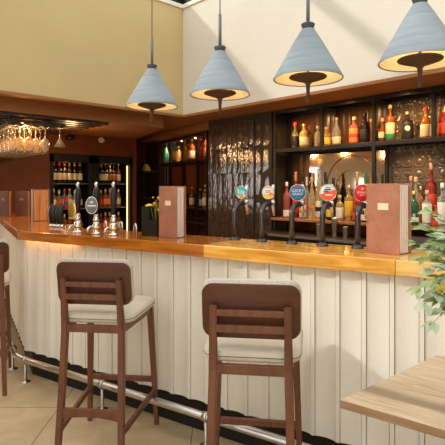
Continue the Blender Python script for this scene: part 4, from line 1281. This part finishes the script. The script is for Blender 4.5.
for px, py, v, pale in ends_:
    e = W(px+4, py, v) - plant.location
    k1 = mouth + Vector((0,0,.16+random.uniform(0,.08))) + (e-mouth)*.25
    pts = []
    for k in range(11):
        t_ = k/10
        pts.append(mouth*(1-t_)**2 + k1*2*t_*(1-t_) + e*t_*t_)
    stems.tube(pts, [.0022-.0013*k/10 for k in range(11)], 6)
    tgt = lp if pale else lf
    for k in range(3, 11):
        d_ = (pts[k]-pts[k-1]).normalized()
        side = d_.cross(Vector((0,0,1))).normalized()
        for sg in (-1, 1):
            rnd = Vector((random.uniform(-.4,.4), random.uniform(-.4,.4), random.uniform(-.3,.5)))
            dr_ = d_*.8+side*sg*.8+rnd*.7+Vector((0,0,-.1))
            ln_ = random.uniform(.036,.058)
            leaf(tgt, pts[k], dr_, Vector((0,0,1))+rnd-UV(0,.6), ln_, ln_*random.uniform(.17,.24) if not pale else ln_*.30)
    leaf(tgt, pts[-1], pts[-1]-pts[-2], Vector((0,0,1)), .042, .009)
stems.build('stems', stem_mat, plant)
lf.build('leaves', leaf_mat, plant, normals=False); lp.build('leaves', leaf_pale, plant, normals=False)
fl = MB(); q0 = W(441, 289, 1.5)-plant.location
for k in range(8):
    a = 2*PI*k/8
    leaf(fl, q0, UV(math.cos(a)*1.0, -.3, math.sin(a)), UV(0,-1), .018, .005)
fl.build('flower', petal_mat, plant, normals=False)

# ------------------------------------------------------------------ camera, light
cam = bpy.data.cameras.new('camera'); co = bpy.data.objects.new('camera', cam); COL.objects.link(co)
cam.sensor_width = 36; cam.lens = F/445*36
cam.shift_y = -(222.5-CY)/445
co.location = (0, 0, EYE)
co.rotation_euler = (PI/2, 0, math.atan2(S, -C)-PI/2)
cam.clip_start = .05
scene.camera = co
def light(kind, loc, energy, col, size=.1, target=None, spot=None, blend=.6):
    l = bpy.data.lights.new(kind.lower()+'_light', kind); l.energy = energy; l.color = col
    if kind in ('POINT', 'SPOT'): l.shadow_soft_size = size
    if kind == 'SPOT': l.spot_size = spot or 1.6; l.spot_blend = blend
    o = bpy.data.objects.new(kind.lower()+'_light', l); COL.objects.link(o); o.location = loc
    if target is not None: o.rotation_euler = (Vector(target)-Vector(loc)).to_track_quat('-Z', 'Y').to_euler()
    return o
sun = bpy.data.lights.new('sun', 'SUN'); so = bpy.data.objects.new('sun', sun); COL.objects.link(so)
sun.energy = 1.5; sun.color = (1, .96, .89); sun.angle = math.radians(2.5)
so.rotation_euler = Vector((1.0, 1.40, -1.0)).to_track_quat('-Z', 'Y').to_euler()
so.location = (-3, -4, 6)
w = bpy.data.worlds.new('sky'); scene.world = w; w.use_nodes = True
bg = w.node_tree.nodes['Background']; bg.inputs['Color'].default_value = (1.0, 1.0, .985, 1); bg.inputs['Strength'].default_value = 1.7
# the pendant lamps' bulbs
for o in lamps:
    light('POINT', o.location+Vector((0,0,.10)), 2.6, (1,.72,.42), .04)
WARM = (1, .58, .24)
# ceiling down-lights over the back bar and on the left
for x in (-3.45, -2.78, -2.15, -1.5):
    light('SPOT', (x, 4.25, 2.36), 24, WARM, .03, (x, 4.75, 1.3), 2.4, .8)
    light('SPOT', (x+.02, 4.56, SH-.06), 7, WARM, .03, (x+.02, 4.60, 1.1), 2.6, .8)  # unseen under-shelf spots added to brighten the bottles on the ledge
for px, py, v, e in ((40, 0, 5.7, 30), (100, 0, 6.3, 30), (-20, 0, 4.9, 12)):
    p = UV((px-CX)/F*v, v, 2.21)
    light('SPOT', p, e, WARM, .05, (p.x, p.y, 0), 2.4, .8)
for s_ in (ends[0]+.17, ends[1]+.30, ends[2]+.3, ends[3]+.4):  # shelving spots; the last is added to brighten the dark left end
    p = PB+ld*s_-ln*.14; p.z = LT-.055
    light('SPOT', p, 12, WARM, .02, (p.x, p.y, 0), 2.4, .8)
light('POINT', (WX-.9, 2.75, 2.05), 9, WARM, .06)  # unseen point light added to brighten the hanging glasses
light('POINT', (FX-.15, fy0+.3, FH-.2), .9, (1,.66,.32), .03)
light('POINT', (FX-.15, fy0+fw-.3, FH-.2), .8, (1,.66,.32), .03)
p = UV((25-CX)/F*5.3, 5.3, 2.10); light('POINT', p, 12, (1,.50,.16), .04)
for x, y in ((-5.3, -.6), (-5.6, .6)):
    light('SPOT', (x, y, 2.21), 20, (1,.50,.18), .05, (x+1.2, y+1.2, .3), 2.2, .9)
vs = scene.view_settings
vs.view_transform = 'Standard'; vs.look = 'None'; vs.gamma = 1; vs.use_curve_mapping = False
vs.exposure = 0.0
scene.render.film_transparent = False
